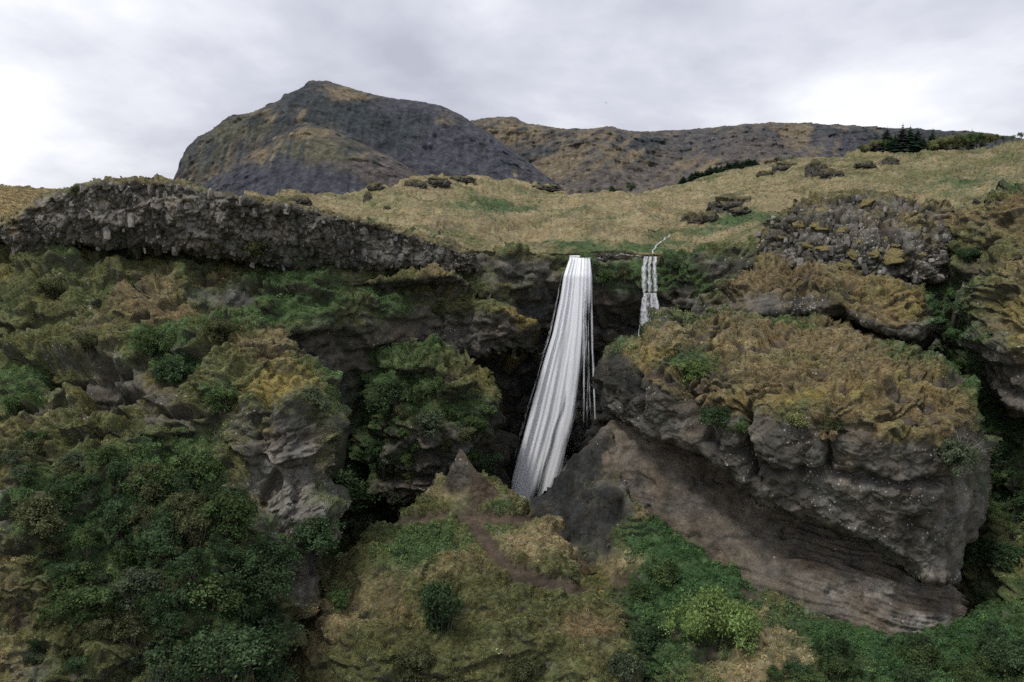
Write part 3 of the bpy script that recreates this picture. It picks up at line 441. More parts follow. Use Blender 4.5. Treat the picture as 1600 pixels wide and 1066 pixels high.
props(sheet('basalt_crag', [(1188, 395), (1191, 378), (1197, 350), (1215, 335), (1245, 318), (1270, 306), (1320, 301), (1370, 298), (1410, 310), (1440, 318), (1480, 322), (1500, 336), (1522, 360)], [(1188, 405), (1200, 414), (1300, 428), (1400, 438), (1460, 440), (1522, 420)],
      [(1195, 380, 107.5), (1250, 370, 103.5), (1300, 360, 102), (1300, 415, 100), (1420, 380, 100), (1480, 380, 102), (1515, 390, 106), (1350, 302, 108), (1250, 325, 107), (1450, 325, 107), (1400, 420, 99)],
      step=1.8, cap=5, bias=dict(rock=2.0, moss=.3, olive=.1), edge=dict(top=(8, 2), left=(14, 3), right=(25, 3.5), bot=(8, 1.5)), rock_amp=.8, block=.75, crk=1, veg_amp=.5, terrace=.6, lichen=1.2, back=5, jag=3), 'rounded grey basalt crag with pale lichen and moss ledges above the slab', 'crag')
props(sheet('mossy_slab', [(1086, 496), (1095, 475), (1115, 452), (1140, 440), (1170, 425), (1200, 416), (1260, 420), (1330, 425), (1400, 440), (1440, 455), (1465, 475), (1479, 503)], [(1086, 502), (1120, 509), (1180, 502), (1250, 497), (1310, 492), (1350, 512), (1400, 531), (1440, 534), (1479, 516)],
      [(1090, 490, 94), (1110, 465, 94), (1200, 420, 98), (1200, 470, 91.5), (1300, 470, 90.5), (1330, 430, 95), (1420, 500, 86.5), (1430, 465, 89.5), (1475, 505, 90), (1170, 495, 91.5), (1280, 488, 91.5)],
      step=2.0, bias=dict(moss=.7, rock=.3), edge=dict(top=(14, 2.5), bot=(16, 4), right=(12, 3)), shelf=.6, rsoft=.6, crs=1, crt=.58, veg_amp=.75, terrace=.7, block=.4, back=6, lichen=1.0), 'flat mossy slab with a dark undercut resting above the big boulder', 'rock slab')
def boul_custom(P, px, py, W):
    wv = np.stack([px, py, px * 0], -1); qx = px + 8 * noise(wv / 22, 411); qy = py + 8 * noise(wv / 22, 412)
    cr = sum(np.exp(-(pdist(l, qx, qy) / w) ** 2) * a for l, w, a in (([(1165, 640), (1160, 700), (1180, 760)], 8, 1.6), ([(1070, 600), (1080, 660), (1110, 700)], 10, 1.5), ([(1000, 590), (1005, 640)], 5, .8), ([(1190, 735), (1300, 745), (1400, 760), (1500, 750)], 7, .7), ([(1290, 650), (1295, 740)], 5, .6)))
    return -cr * 2.1 + 0.5 * np.exp(-((qx - 1210) / 40) ** 2 - ((qy - 710) / 50) ** 2) + 1.2 * np.exp(-((qx - 1040) / 18) ** 2 - ((qy - 515) / 26) ** 2)
props(sheet('overhanging_boulder', [(928, 590), (935, 572), (945, 562), (975, 552), (1010, 545), (1023, 505), (1040, 490), (1075, 492), (1120, 503), (1200, 503), (1280, 499), (1340, 520), (1400, 540), (1430, 562), (1480, 580), (1508, 605), (1514, 640), (1524, 665), (1545, 695), (1549, 760)],
      [(928, 600), (940, 640), (975, 660), (1010, 680), (1060, 700), (1100, 713), (1150, 756), (1180, 786), (1230, 806), (1300, 826), (1360, 851), (1420, 886), (1450, 908), (1485, 911), (1500, 880), (1530, 820), (1549, 772)],
      [(1040, 495, 92.5), (1200, 506, 90.5), (1340, 522, 89), (1430, 568, 85), (950, 580, 89), (1000, 600, 83), (1100, 605, 78.5), (1200, 640, 74), (1300, 645, 71.5), (1400, 655, 71), (1500, 640, 74.5), (1250, 570, 79), (1120, 550, 84.5), (1380, 590, 77), (960, 630, 88), (1050, 670, 81), (1180, 720, 74), (1300, 750, 71), (1400, 780, 70), (1500, 760, 72.5), (1250, 800, 73.3), (1420, 870, 70.3), (1480, 890, 72), (1545, 740, 78)],
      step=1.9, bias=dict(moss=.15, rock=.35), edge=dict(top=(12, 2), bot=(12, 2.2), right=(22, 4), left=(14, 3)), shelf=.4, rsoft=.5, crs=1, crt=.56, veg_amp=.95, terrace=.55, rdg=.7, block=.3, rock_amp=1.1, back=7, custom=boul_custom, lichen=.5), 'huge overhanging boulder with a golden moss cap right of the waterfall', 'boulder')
def tuff_custom(P, px, py, W):
    wv = np.stack([px, py, px * 0], -1); t = py - px * 0.30 + 14 * noise(wv / 90, 424); rt = sstep(1140, 1300, px); lines = (.45 * (.28 - np.abs(noise(np.stack([t / 10, px / 120, px * 0], -1), 421))) + .22 * (.28 - np.abs(noise(np.stack([t / 4, px / 60, px * 0], -1), 425)))) * (.25 + 1.3 * rt)
    lip = 1.1 * sstep(1205, 1235, px + .5 * (py - 900) + 18 * noise(wv / 30, 426)) * sstep(845, 885, py - (px - 1230) * .22 + 10 * noise(wv / 26, 427))
    pits = .14 * (.3 - billow(P / 1.0, 5, 422, .62)) * 2 - 1.0 * np.exp(-((px - 1105) / 26) ** 2 - ((py - 742) / 14) ** 2) - .8 * np.exp(-((px - 1125) / 12) ** 2 - ((py - 868) / 22) ** 2) - .35 * sstep(.25, .5, noise(P / 1.7, 423))
    return lines + pits + lip
props(sheet('tuff_face', [(925, 700), (935, 672), (955, 655), (1000, 655), (1060, 675), (1100, 695), (1150, 735), (1230, 785), (1350, 830), (1450, 880), (1480, 900), (1492, 930)], [(925, 760), (940, 800), (985, 815), (1040, 850), (1100, 900), (1200, 945), (1300, 985), (1400, 1008), (1455, 1004), (1475, 975), (1492, 940)],
      [(930, 700, 89), (960, 720, 86.5), (960, 780, 86), (1050, 750, 83.5), (1060, 690, 86.2), (1150, 830, 80), (1180, 780, 82), (1250, 880, 76.8), (1280, 830, 78.6), (1300, 950, 74), (1420, 980, 72.6), (1430, 900, 74.8), (1485, 930, 75)],
      step=2.6, bias=dict(tuff=2.2), edge=dict(right=(25, 3), left=(20, 3)), rock_amp=1.3, block=.15, veg_amp=.3, lichen=.12, back=4, custom=tuff_custom, soft=1.8, shelf=.3), 'smooth brown tuff wall in the shade under the big boulder', 'rock face')
props(sheet('right_outcrop', [(1505, 470), (1515, 450), (1540, 428), (1590, 407), (1660, 392), (1760, 380)], [(1505, 475), (1525, 530), (1545, 590), (1590, 650), (1660, 690), (1760, 700)],
      [(1510, 465, 91), (1540, 440, 89), (1600, 420, 88), (1560, 520, 84), (1600, 560, 80), (1660, 500, 80), (1760, 500, 78), (1600, 640, 82), (1660, 650, 80)], step=2.8, bias=dict(rock=.5, olive=.4, moss=.3), edge=dict(top=(18, 2.5), left=(16, 3), bot=(20, 3)), shelf=1.3, veg_amp=.7, terrace=.5, block=.5, back=6), 'steep rock with drooping brown moss at the right edge beside the green gully', 'outcrop')
props(sheet('slope', [(935, 830), (950, 802), (975, 778), (990, 784), (1040, 822), (1100, 872), (1200, 930), (1300, 970), (1400, 1000), (1460, 988), (1520, 962), (1600, 935), (1760, 880)], [(935, 1160), (1760, 1160)],
      [(950, 810, 83.5), (980, 785, 83.2), (1050, 850, 79.8), (1100, 900, 76.6), (1200, 955, 72.5), (1300, 995, 69.5), (1400, 1020, 69.5), (1550, 990, 71), (1000, 900, 77), (1000, 1000, 72), (1150, 1066, 64.5), (1300, 1066, 64), (1600, 1066, 65), (950, 900, 80), (950, 1100, 72), (1700, 930, 72), (1760, 1160, 60), (1300, 1160, 59)],
      step=2.8, bias=dict(lush=.5, green=.3), edge=dict(top=(10, 1.0)), veg_amp=.7, terrace=.3, block=.3), kind='structure')
props(sheet('rock_spur', [(795, 800), (805, 790), (830, 785), (850, 771), (880, 736), (910, 706), (930, 682), (945, 668), (965, 672), (985, 720)], [(795, 850), (860, 880), (920, 900), (985, 880)],
      [(800, 800, 96), (850, 790, 93.5), (900, 740, 91), (940, 690, 88.5), (980, 720, 86), (950, 780, 83.5), (900, 830, 85.5), (850, 850, 88), (980, 850, 81.5)], step=2.5, bias=dict(dirt=.9, rock=.5, olive=.1), edge=dict(top=(16, 3), left=(15, 3), right=(30, 4)), veg_amp=.6, terrace=.4, block=.35, rock_amp=.7, back=5, lichen=.6), 'dark earthy rock spur sloping up to the right of the waterfall foot', 'rock spur')
def mound_custom(P, px, py, W): return 0.7 * np.exp(-((px - 775) / 26) ** 2 - ((py - 780) / 22) ** 2) + 0.6 * np.exp(-((px - 840) / 55) ** 2 - ((py - 855) / 35) ** 2)
mo = props(sheet('grassy_mound', [(430, 1160), (445, 1070), (470, 985), (500, 930), (540, 880), (580, 836), (610, 820), (640, 797), (660, 775), (690, 748), (705, 748), (735, 750), (755, 745), (780, 750), (798, 770), (806, 792), (830, 803), (860, 824), (884, 853), (900, 885), (906, 910), (935, 937), (962, 962), (985, 985), (1000, 1015), (1012, 1160)], [(430, 1165), (1012, 1165)],
      [(700, 755, 89), (770, 755, 89), (730, 800, 84.3), (650, 800, 83.5), (600, 830, 80.5), (800, 800, 85), (850, 830, 82.5), (890, 880, 78.5), (750, 870, 76.6), (650, 870, 75.7), (550, 890, 75.5), (900, 920, 75), (700, 920, 72.7), (560, 960, 70.5), (700, 980, 69.7), (850, 960, 71.2), (970, 985, 71), (700, 1066, 66.5), (500, 1066, 67.5), (850, 1066, 67.5), (1000, 1066, 68), (700, 1160, 63), (450, 1150, 66), (1000, 1150, 65), (820, 870, 77)],
      step=2.3, bias=dict(straw=.2, olive=.75, moss=.1, green=.25), edge=dict(top=(24, 3.2)), shelf=.6, veg_amp=.85, terrace=.15, block=.35, rock_amp=.6, back=5, custom=mound_custom, path=True, lichen=.5), 'grassy foreground mound with a forked dirt path on its flat top', 'mound')
props(LAY['grassy_mound'].path, kind='structure')
props(sheet('rock_spire', [(664, 792), (684, 776), (698, 752), (705, 728), (712, 713), (718, 698), (724, 705), (735, 724), (747, 738), (760, 748), (778, 764), (796, 790)], [(664, 796), (690, 806), (722, 812), (760, 806), (796, 794)],
      [(668, 794, 86.2), (700, 765, 86.6), (718, 705, 87.4), (722, 760, 85.4), (730, 800, 84.0), (768, 775, 86.2), (792, 790, 86.5), (690, 800, 84.6)], step=1.7, bias=dict(rock=.3, dirt=2.2, olive=.5), edge=dict(left=(18, 1.2), right=(25, 1.2)), rock_amp=.8, rdg=1.6, block=.3, veg_amp=.3, terrace=.1, back=1.0, jag=3.5, lichen=.4, crk=.2), 'small pointed earthy rock spire at the back of the grassy mound', 'rock spire')
print('sheets', round(time.time() - T0, 1))

# ------------------------------------------------------------------ stones: broken blocks set into the basalt faces, and boulders on the hill
def stone_mesh(seed, n=16, box=0.75, smooth=False, material='stone', sub=0):
    r = random.Random(seed); bm = bmesh.new()
    for _ in range(n):
        v = Vector((r.uniform(-1, 1), r.uniform(-1, 1), r.uniform(-1, 1))); m = max(abs(v.x), abs(v.y), abs(v.z)); v = v.lerp(v / m, box); bm.verts.new(v)
    h = bmesh.ops.convex_hull(bm, input=bm.verts)
    bmesh.ops.delete(bm, geom=list({g for g in h['geom_interior'] + h['geom_unused'] if isinstance(g, bmesh.types.BMVert)}), context='VERTS')
    me = bpy.data.meshes.new('stone'); bm.to_mesh(me); bm.free(); me.materials.append(MATS[material]); return me
def column_mesh(seed):
    r = random.Random(seed); bm = bmesh.new(); n = 5 + seed % 3
    for z, k in ((-1, 1.0), (-.15, 1.08), (1, .86)):
        for e in range(n):
            a = 6.283 * (e + r.uniform(-.25, .25)) / n; q = k * r.uniform(.8, 1.1); bm.verts.new((math.cos(a) * q, math.sin(a) * q, z + r.uniform(-.22, .22)))
    h = bmesh.ops.convex_hull(bm, input=bm.verts); bmesh.ops.delete(bm, geom=list({g for g in h['geom_interior'] + h['geom_unused'] if isinstance(g, bmesh.types.BMVert)}), context='VERTS')
    me = bpy.data.meshes.new('stone'); bm.to_mesh(me); bm.free(); me.materials.append(MATS['stone']); return me
STONES = [column_mesh(s) if s % 3 else stone_mesh(s, 15) for s in range(9)]
def set_stones(layer, n, smin, smax, elong, minpx):
    Lr = LAY[layer]; par = Lr.obj; W = Lr.W[..., TI['rock']]; ny, nx = W.shape
    cand = np.argwhere((W > 0.5) & (Lr.py - Lr.py.min(0) > 11) & (np.arange(ny)[:, None] < ny - 3)); rng.shuffle(cand); got = []
    for j, i in cand:
        p = (Lr.px[j, i], Lr.py[j, i])
        if any(abs(p[0] - a) < minpx and abs(p[1] - b) < minpx * 1.25 for a, b in got): continue
        got.append(p); P, N = Lr.P[j, i], Vector(Lr.N[j, i]); s = smin + (smax - smin) * R.random() ** 2
        o = link('stone', STONES[R.randrange(9)], par)
        rot = Matrix.Rotation(R.uniform(0, 6.28), 3, 'Z') @ Matrix.Rotation(R.gauss(0, .1), 3, 'X') @ Matrix.Rotation(R.gauss(0, .12), 3, 'Y')
        o.rotation_euler = rot.to_euler(); o.scale = (s * R.uniform(.6, 1.1), s * R.uniform(.6, 1.1), s * elong * R.uniform(.8, 1.3))
        o.location = Vector(P - Lr.o0) - N * s * R.uniform(.92, 1.18)
        if len(got) >= n: break
    return len(got)
print('stones', set_stones('basalt_ledge', 300, .22, .5, 1.25, 11), set_stones('basalt_crag', 220, .26, .52, 1.0, 9))

# cushions of moss sitting on the crag's ledges
def cushion_mesh(seed):
    bm = bmesh.new(); bmesh.ops.create_icosphere(bm, subdivisions=3, radius=1); V = np.array([v.co[:] for v in bm.verts]); D = 1 + .9 * fbm(V * 1.8 + seed * 5, 3, seed) + .22 * noise(V * 5, seed)
    for v, c in zip(bm.verts, V * D[:, None]): v.co = (c[0], c[1], c[2] if c[2] > 0 else c[2] * .5)
    me = bpy.data.meshes.new('moss_cushion'); bm.to_mesh(me); bm.free(); me.materials.append(MATS['cushion']); me.polygons.foreach_set('use_smooth', [True] * len(me.polygons)); return me
CUSH = [cushion_mesh(s) for s in range(4)]
def set_cushions(layer, spots):
    Lr = LAY[layer]
    for px, py, w in spots:
        P, N = at(layer, px, py); s_ = w * P[1] / F; o = link('moss_cushion', CUSH[R.randrange(4)], Lr.obj); s_ *= R.uniform(.7, 1.0); o.location = Vector(P - Lr.o0) - Vector(N) * .3 * s_ + Vector((0, 0, -.1 * s_)); o.scale = (s_, s_ * .75, s_ * R.uniform(.22, .36)); o.rotation_euler = (R.uniform(.4, .8), R.gauss(0, .12), R.gauss(0, .3))
set_cushions('basalt_crag', [(1390, 405, 26), (1330, 398, 18), (1300, 378, 12), (1280, 355, 16), (1310, 357, 14), (1250, 350, 18), (1265, 385, 12), (1285, 388, 16), (1220, 372, 10), (1225, 392, 14), (1320, 415, 18), (1345, 378, 9), (1340, 345, 9), (1385, 372, 10), (1350, 315, 24), (1380, 308, 16), (1320, 320, 12), (1445, 330, 16), (1425, 325, 10), (1410, 350, 12), (1460, 352, 10), (1240, 410, 12), (1275, 412, 14), (1205, 400, 10), (1230, 365, 9), (1365, 392, 12), (1300, 335, 12), (1400, 385, 8), (1440, 395, 9), (1260, 330, 12), (1480, 345, 10), (1350, 330, 9)])
def boulder_mesh(seed, amp=.35):
    bm = bmesh.new(); bmesh.ops.create_icosphere(bm, subdivisions=4, radius=1); V = np.array([v.co[:] for v in bm.verts]); q = V * 1.1 + seed * 7.3
    F1, F2, ID = cells(q * 1.5, seed); D = 1 + amp * fbm(q, 4, seed) * 1.6 + .25 * (ID - .5) - .2 * (1 - sstep(0, .12, F2 - F1)); V2 = V * D[:, None]
    for v, c in zip(bm.verts, V2): v.co = c
    me = bpy.data.meshes.new('boulder'); bm.to_mesh(me); bm.free(); nv = len(V2)
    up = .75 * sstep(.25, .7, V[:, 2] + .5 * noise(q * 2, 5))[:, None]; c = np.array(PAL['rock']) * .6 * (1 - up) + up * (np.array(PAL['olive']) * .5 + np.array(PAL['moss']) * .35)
    a = me.attributes.new('col', 'FLOAT_COLOR', 'POINT'); a.data.foreach_set('color', np.concatenate([c, np.ones((nv, 1))], 1).astype(np.float32).ravel())
    a = me.attributes.new('lichen', 'FLOAT', 'POINT'); a.data.foreach_set('value', ((1 - up[:, 0]) * .25).astype(np.float32))
    me.materials.append(MATS['boulder_rock']); return me
BOULD = [boulder_mesh(s) for s in range(1, 6)]
for k, (px, py, w, h, lab, rz) in enumerate([
        (1148, 318, 32, 11, 'dark mossy rock lying on the grass slope above the small fall', 0), (1085, 345, 20, 12, 'brown split boulder on the slope left of the dark mossy rock', 0), (1112, 341, 14, 8, 'smaller brown stone touching the split boulder', 0), (1276, 264, 15, 13, 'upright dark outcrop on the hill crest, tallest of the crest rocks', 0),
        (1300, 270, 16, 8, 'low rock sloping away right of the upright crest outcrop', 0), (1228, 262, 17, 7, 'low dark rock left of the upright crest outcrop', 0), (1198, 274, 12, 5, 'small rock at the left end of the crest rocks', 0), (1352, 258, 16, 5, 'flat rock sunk in grass below the spruces', 0), (1393, 253, 11, 7, 'single grey rock standing on the slope below the spruces', 0),
        (651, 290, 15, 8, 'round dark rock on the grassy knoll crest', 0), (683, 286, 18, 6, 'broken dark rock just right of the round crest rock', 0), (720, 280, 20, 4, 'thin rock strip on the top of the grassy knoll', 0), (588, 294, 13, 6, 'mossy rock on the shoulder left of the grassy knoll', 0), (575, 310, 6, 8, 'narrow rock on the grass below the shoulder rock', 0), (470, 314, 16, 7, 'mossy hump behind the middle of the basalt ledge', 0),
        (604, 326, 5, 3, 'tiny rock alone in the straw grass of the knoll', 0), (850, 293, 24, 4, 'low dark rock strip where the knoll dips right', 0), (1160, 330, 16, 5, 'small dark stone beside the dark mossy rock', 0), (1018, 362, 6, 3, 'small brown stone near the upper stream', 0), (948, 399, 9, 5, 'dark stone on the rim between the two waterfalls', 0)]):
    P, N = at('plateau', px, py + h * .5); Y = P[1]; s = Y / F
    o = link('hill_rock', BOULD[k % 5], None, (P[0], P[1] + w * s * .2, P[2])); o.scale = (w * s * 1.15, w * s * .9, h * s * 1.7); o.rotation_euler = (0, 0, R.uniform(-.4, .4)); props(o, lab, 'rock', 'rocks scattered over the grassy hill')

# ------------------------------------------------------------------ water
def water_mat(name, thr, su, sv, seed, bright=.95):
    m, nt, L = mat(name); out = nd(nt, 'ShaderNodeOutputMaterial'); d = nd(nt, 'ShaderNodeBsdfDiffuse'); d.inputs[0].default_value = (bright * .93, bright * .96, bright, 1)
    t = nd(nt, 'ShaderNodeBsdfTranslucent'); t.inputs[0].default_value = (.8, .84, .9, 1); m1 = nd(nt, 'ShaderNodeMixShader', i_0=.15); L(d.outputs[0], m1.inputs[1]); L(t.outputs[0], m1.inputs[2])
    g = nd(nt, 'ShaderNodeBsdfGlossy', i_Roughness=.35); m2 = nd(nt, 'ShaderNodeMixShader', i_0=.06); L(m1.outputs[0], m2.inputs[1]); L(g.outputs[0], m2.inputs[2])
    u = nd(nt, 'ShaderNodeAttribute', attribute_name='u'); v = nd(nt, 'ShaderNodeAttribute', attribute_name='v'); den = nd(nt, 'ShaderNodeAttribute', attribute_name='den')
    c = nd(nt, 'ShaderNodeCombineXYZ'); L(u.outputs['Fac'], c.inputs[0]); L(v.outputs['Fac'], c.inputs[1]); c.inputs[2].default_value = seed
    mp = nd(nt, 'ShaderNodeMapping'); mp.inputs[3].default_value = (su, sv, 1); L(c.outputs[0], mp.inputs[0])
    n = nd(nt, 'ShaderNodeTexNoise', i_Scale=1.0, i_Detail=9.0, i_Roughness=.68, i_Distortion=.35); L(mp.outputs[0], n.inputs['Vector'])
    ad = nd(nt, 'ShaderNodeMath', operation='ADD'); L(n.outputs[0], ad.inputs[0]); L(den.outputs['Fac'], ad.inputs[1])
    mr = nd(nt, 'ShaderNodeMapRange', i_1=thr - .12, i_2=thr + .24); L(ad.outputs[0], mr.inputs[0])
    n4 = nd(nt, 'ShaderNodeTexNoise', i_Scale=1.9, i_Detail=6.0, i_Roughness=.7); L(mp.outputs[0], n4.inputs['Vector'])
    wc = nd(nt, 'ShaderNodeMix', data_type='RGBA'); wc.inputs[6].default_value = (.79, .82, .88, 1); wc.inputs[7].default_value = (bright * .96, bright * .98, bright, 1); wr = nd(nt, 'ShaderNodeMapRange', i_1=.32, i_2=.54); L(n4.outputs[0], wr.inputs[0]); L(wr.outputs[0], wc.inputs[0]); L(wc.outputs[2], d.inputs[0])
    tr = nd(nt, 'ShaderNodeBsdfTransparent'); ms = nd(nt, 'ShaderNodeMixShader'); L(mr.outputs[0], ms.inputs[0]); L(tr.outputs[0], ms.inputs[1]); L(m2.outputs[0], ms.inputs[2]); L(ms.outputs[0], out.inputs[0])
water_mat('falling_water', .5, 17, 4.0, 1.0); water_mat('falling_water_thin', .5, 30, 8.0, 5.0); water_mat('running_water', .5, 6, 9, 2.0)
def grid_water(name, px, py, Y, u, v, den, m, parent, o0):
    P = unproj(px, py, Y); n = px.shape; idx = np.arange(px.size).reshape(n); Fq = np.stack([idx[1:, :-1], idx[1:, 1:], idx[:-1, 1:], idx[:-1, :-1]], -1).reshape(-1, 4)
    return link(name, mesh_np(name, P.reshape(-1, 3) - o0, Fq, m, dict(u=u.reshape(-1), v=v.reshape(-1), den=den.reshape(-1))), parent)
LE = np.array([(403, 889), (412, 886), (430, 880), (470, 873), (520, 862), (560, 849), (600, 837), (650, 823), (700, 809), (750, 796), (800, 786)], float)
RE = np.array([(403, 922), (412, 923), (430, 924), (470, 925), (520, 926), (560, 927), (600, 927), (650, 924), (700, 912), (750, 899), (800, 886)], float)
o0 = unproj(850, 790, 112); wf = props(empty('waterfall', o0), 'tall white main waterfall fanning out as it drops into the gorge', 'waterfall')
y = np.linspace(403, 800, 150)[:, None]; v = (y - 403) / 397
def fallY(v): return 117.5 - .9 * np.minimum(v * 14, 1) - 5.2 * v ** .8
for k, (m, dy, sd) in enumerate((('falling_water', 0, 1), ('falling_water_thin', .5, 4), ('falling_water', .95, 9))):
    u = np.linspace(0, 1, 90)[None]; q = np.stack(np.broadcast_arrays(u * 9, v * 1.3, sd + 0 * u), -1)
    l = np.interp(y, LE[:, 0], LE[:, 1]); r = np.interp(y, RE[:, 0], RE[:, 1]); px = l + (r - l) * u + 1.6 * noise(q, sd); pyy = y + 0 * u
    Y = fallY(v) + dy + .5 * noise(q * 1.3, sd + 1)
    gap = np.interp(v, [0, .55, .7, .85, 1], [.5, .55, .5, .47, .45]) + .03 * noise(np.stack([u * 3 + 0 * v, v * 9 + 0 * u, 0 * u + 0 * v], -1), 77); gw = np.interp(v, [0, .5, .6, .8, 1], [.0001, .02, .04, .06, .10])
    den = .22 + .30 * np.exp(-((u - .36) / .27) ** 4) - .10 * sstep(.22, .0, u) - .12 * sstep(.55, .75, u) - .52 * np.exp(-((u - gap) / gw) ** 2) * sstep(.42, .6, v) - .5 * sstep(.07, 0, u) - .5 * sstep(.93, 1, u) - .3 * sstep(.84, 1, v) - .3 * sstep(.016, 0, v + .012 * noise(np.stack([u * 5 + 0 * v, 0 * u + 0 * v, k + 0 * u + 0 * v], -1), 79)) - .42 * sstep(.66, .84, u) * sstep(.08, .3, v) * sstep(.95, .7, v) - .07 * k + .10 * sstep(.6, .2, v) + .12 * sstep(.2, .05, v) - .05 * sstep(.6, 1, v) + .06 * (np.abs(u - .36) < .2)
    grid_water('water_curtain', px, pyy, Y, u + 0 * v, v + 0 * u, den, m, wf, o0)
def strand(pts, w0, w1, Y0, Y1, parent, o0, den=.2, sd=0, m='falling_water_thin', nm='water_strand', n=50):
    pts = np.array(pts, float); t = np.linspace(0, 1, n)[:, None]; yy = pts[0, 1] + (pts[-1, 1] - pts[0, 1]) * t; cx = np.interp(yy, pts[:, 1], pts[:, 0]); u = np.linspace(-1, 1, 7)[None]
    w = w0 + (w1 - w0) * t; px = cx + u * w + .8 * noise(np.stack([t * 8 + u * 0, u + 0 * t, sd + 0 * t + 0 * u], -1), sd); Y = Y0 + (Y1 - Y0) * t ** .8 - .2 * (1 - u * u)
    grid_water(nm, px, yy + 0 * u, Y, u * w / 26 + sd * .37, t + 0 * u, den - .45 * np.abs(u) ** 3 + 0 * t - .25 * sstep(.8, 1, t), m, parent, o0)
strand([(921, 405), (924, 430), (925, 520), (928, 600), (930, 655)], 1.6, 2.0, 117.6, 114.5, wf, o0, .30, 3)
for k in range(9):
    f = R.uniform(.74, .97); y0 = 405 + R.random() * 110; y1 = R.uniform(560, 690); x0 = np.interp(y0, LE[:, 0], LE[:, 1]) * (1 - f) + np.interp(y0, RE[:, 0], RE[:, 1]) * f; x1 = x0 + R.uniform(-4, 5)
    strand([(x0, y0), ((x0 + x1) / 2 + R.uniform(-1, 1), (y0 + y1) / 2), (x1, y1)], .7, R.uniform(1.2, 2.4), fallY((y0 - 403) / 397) - .3, fallY((y1 - 403) / 397) + .2, wf, o0, R.uniform(-.02, .1), 10 + k)
for k in range(10):
    f = R.uniform(0, .05); y0 = 420 + R.random() * 200; y1 = y0 + R.uniform(80, 170); ys = np.linspace(y0, y1, 6); strand(list(zip(np.interp(ys, LE[:, 0], LE[:, 1]) - R.uniform(0, 4), ys)), .7, R.uniform(1.5, 3.4), fallY((y0 - 403) / 397), fallY((y1 - 403) / 397) + .3, wf, o0, R.uniform(-.14, -.04), 30 + k)
# spray drifting off the edges and round the foot: tiny drops
n = 8000; f = rng.random(n); yv = 420 + 385 * rng.random(n) ** .75; lx = np.interp(yv, LE[:, 0], LE[:, 1]); rx = np.interp(yv, RE[:, 0], RE[:, 1]); side = .62 + .38 * rng.random(n)
xx = np.where(side < .45, lx - np.abs(rng.normal(0, 4, n)) * (yv - 380) / 250 + 3, np.where((side < .55) & (yv < 640), rx - 6 + rng.normal(0, 5, n), lx + (rx - lx) * f)); ft = side > .72; yv = np.where(ft, 803 - np.abs(rng.normal(0, 26, n)), yv); xx = np.where(ft, rng.normal(838, 26, n), xx)
c = unproj(xx, yv, fallY((yv - 403) / 397) - rng.random(n) * 1.6); a = nrm(rng.normal(size=(n, 3))); b = nrm(np.cross(a, rng.normal(size=(n, 3)))); e = np.cross(a, b); sz = (.008 + .014 * rng.random(n) ** 2)[:, None]
V = np.stack([c + a * sz, c - a * sz * .5 + b * sz, c - a * sz * .5 - b * sz * .5 + e * sz, c - a * sz * .5 - b * sz * .5 - e * sz], 1).reshape(-1, 3); k = np.arange(n)[:, None] * 4; Fq = np.concatenate([k + [0, 1, 2], k + [0, 2, 3], k + [0, 3, 1], k + [1, 3, 2]])
plain('droplet', (.9, .92, .95), amp=.05); props(link('spray', mesh_np('spray', V, Fq, 'droplet')), kind='stuff')
# crest lip of running water
yy = np.linspace(399, 408, 8)[:, None]; u = np.linspace(0, 1, 24)[None]; px = 889 + 34 * u + 0 * yy; grid_water('crest', px, yy + 0 * u, 119.6 - 2.3 * ((yy - 399) / 9) ** .6 + 0 * u, u + 0 * yy, yy / 9 + 0 * u, .10 + 0 * px - .3 * (np.abs(u - .5) > .46), 'running_water', wf, o0)
o0 = unproj(1015, 515, 113); sf = props(empty('small_waterfall', o0), 'narrow two step waterfall to the right of the main fall', 'waterfall')
def veil(lx, rx, y0, y1, Y0, Y1, den, lobes, sd):
    yy = np.linspace(y0, y1, 60)[:, None]; t = (yy - y0) / (y1 - y0); u = np.linspace(0, 1, 40)[None]; l = np.interp(t, np.linspace(0, 1, len(lx)), lx); r_ = np.interp(t, np.linspace(0, 1, len(rx)), rx)
    px = l + (r_ - l) * u + .8 * noise(np.stack(np.broadcast_arrays(u * 5, t * 3, sd + 0 * u), -1), sd); lb = np.max([np.exp(-((u - c) / w) ** 2) for c, w in lobes], axis=0)
    grid_water('water_veil', px, yy + 0 * u, Y0 + (Y1 - Y0) * t ** .7 + .15 * noise(np.stack(np.broadcast_arrays(u * 9, t * 3, sd + 0 * u), -1), sd), u * (r_ - l).mean() / 100 + sd + 0 * t, t + 0 * u, den - .42 * (1 - lb) - .35 * sstep(.1, 0, u) - .35 * sstep(.9, 1, u) - .3 * sstep(.85, 1, t), 'falling_water_thin', sf, o0)
for k in (0, 1):
    veil([1005, 1000, 1000, 1001], [1028, 1028, 1030, 1030], 401, 463, 116.4 - .2 * k, 114.5 - .2 * k, .03 - .05 * k, [(.2, .26), (.82, .24), (.5, .16)], 50 + k)
    veil([1003, 999, 997, 998], [1027, 1032, 1034, 1033], 458, 515, 114.9 - .25 * k, 113.3 - .2 * k, .05 - .05 * k, [(.25, .3), (.62, .2), (.85, .24)], 60 + k)
strand([(1000, 508), (998, 520), (999, 533)], 1, 1.5, 113, 112.8, sf, o0, .1, 68)
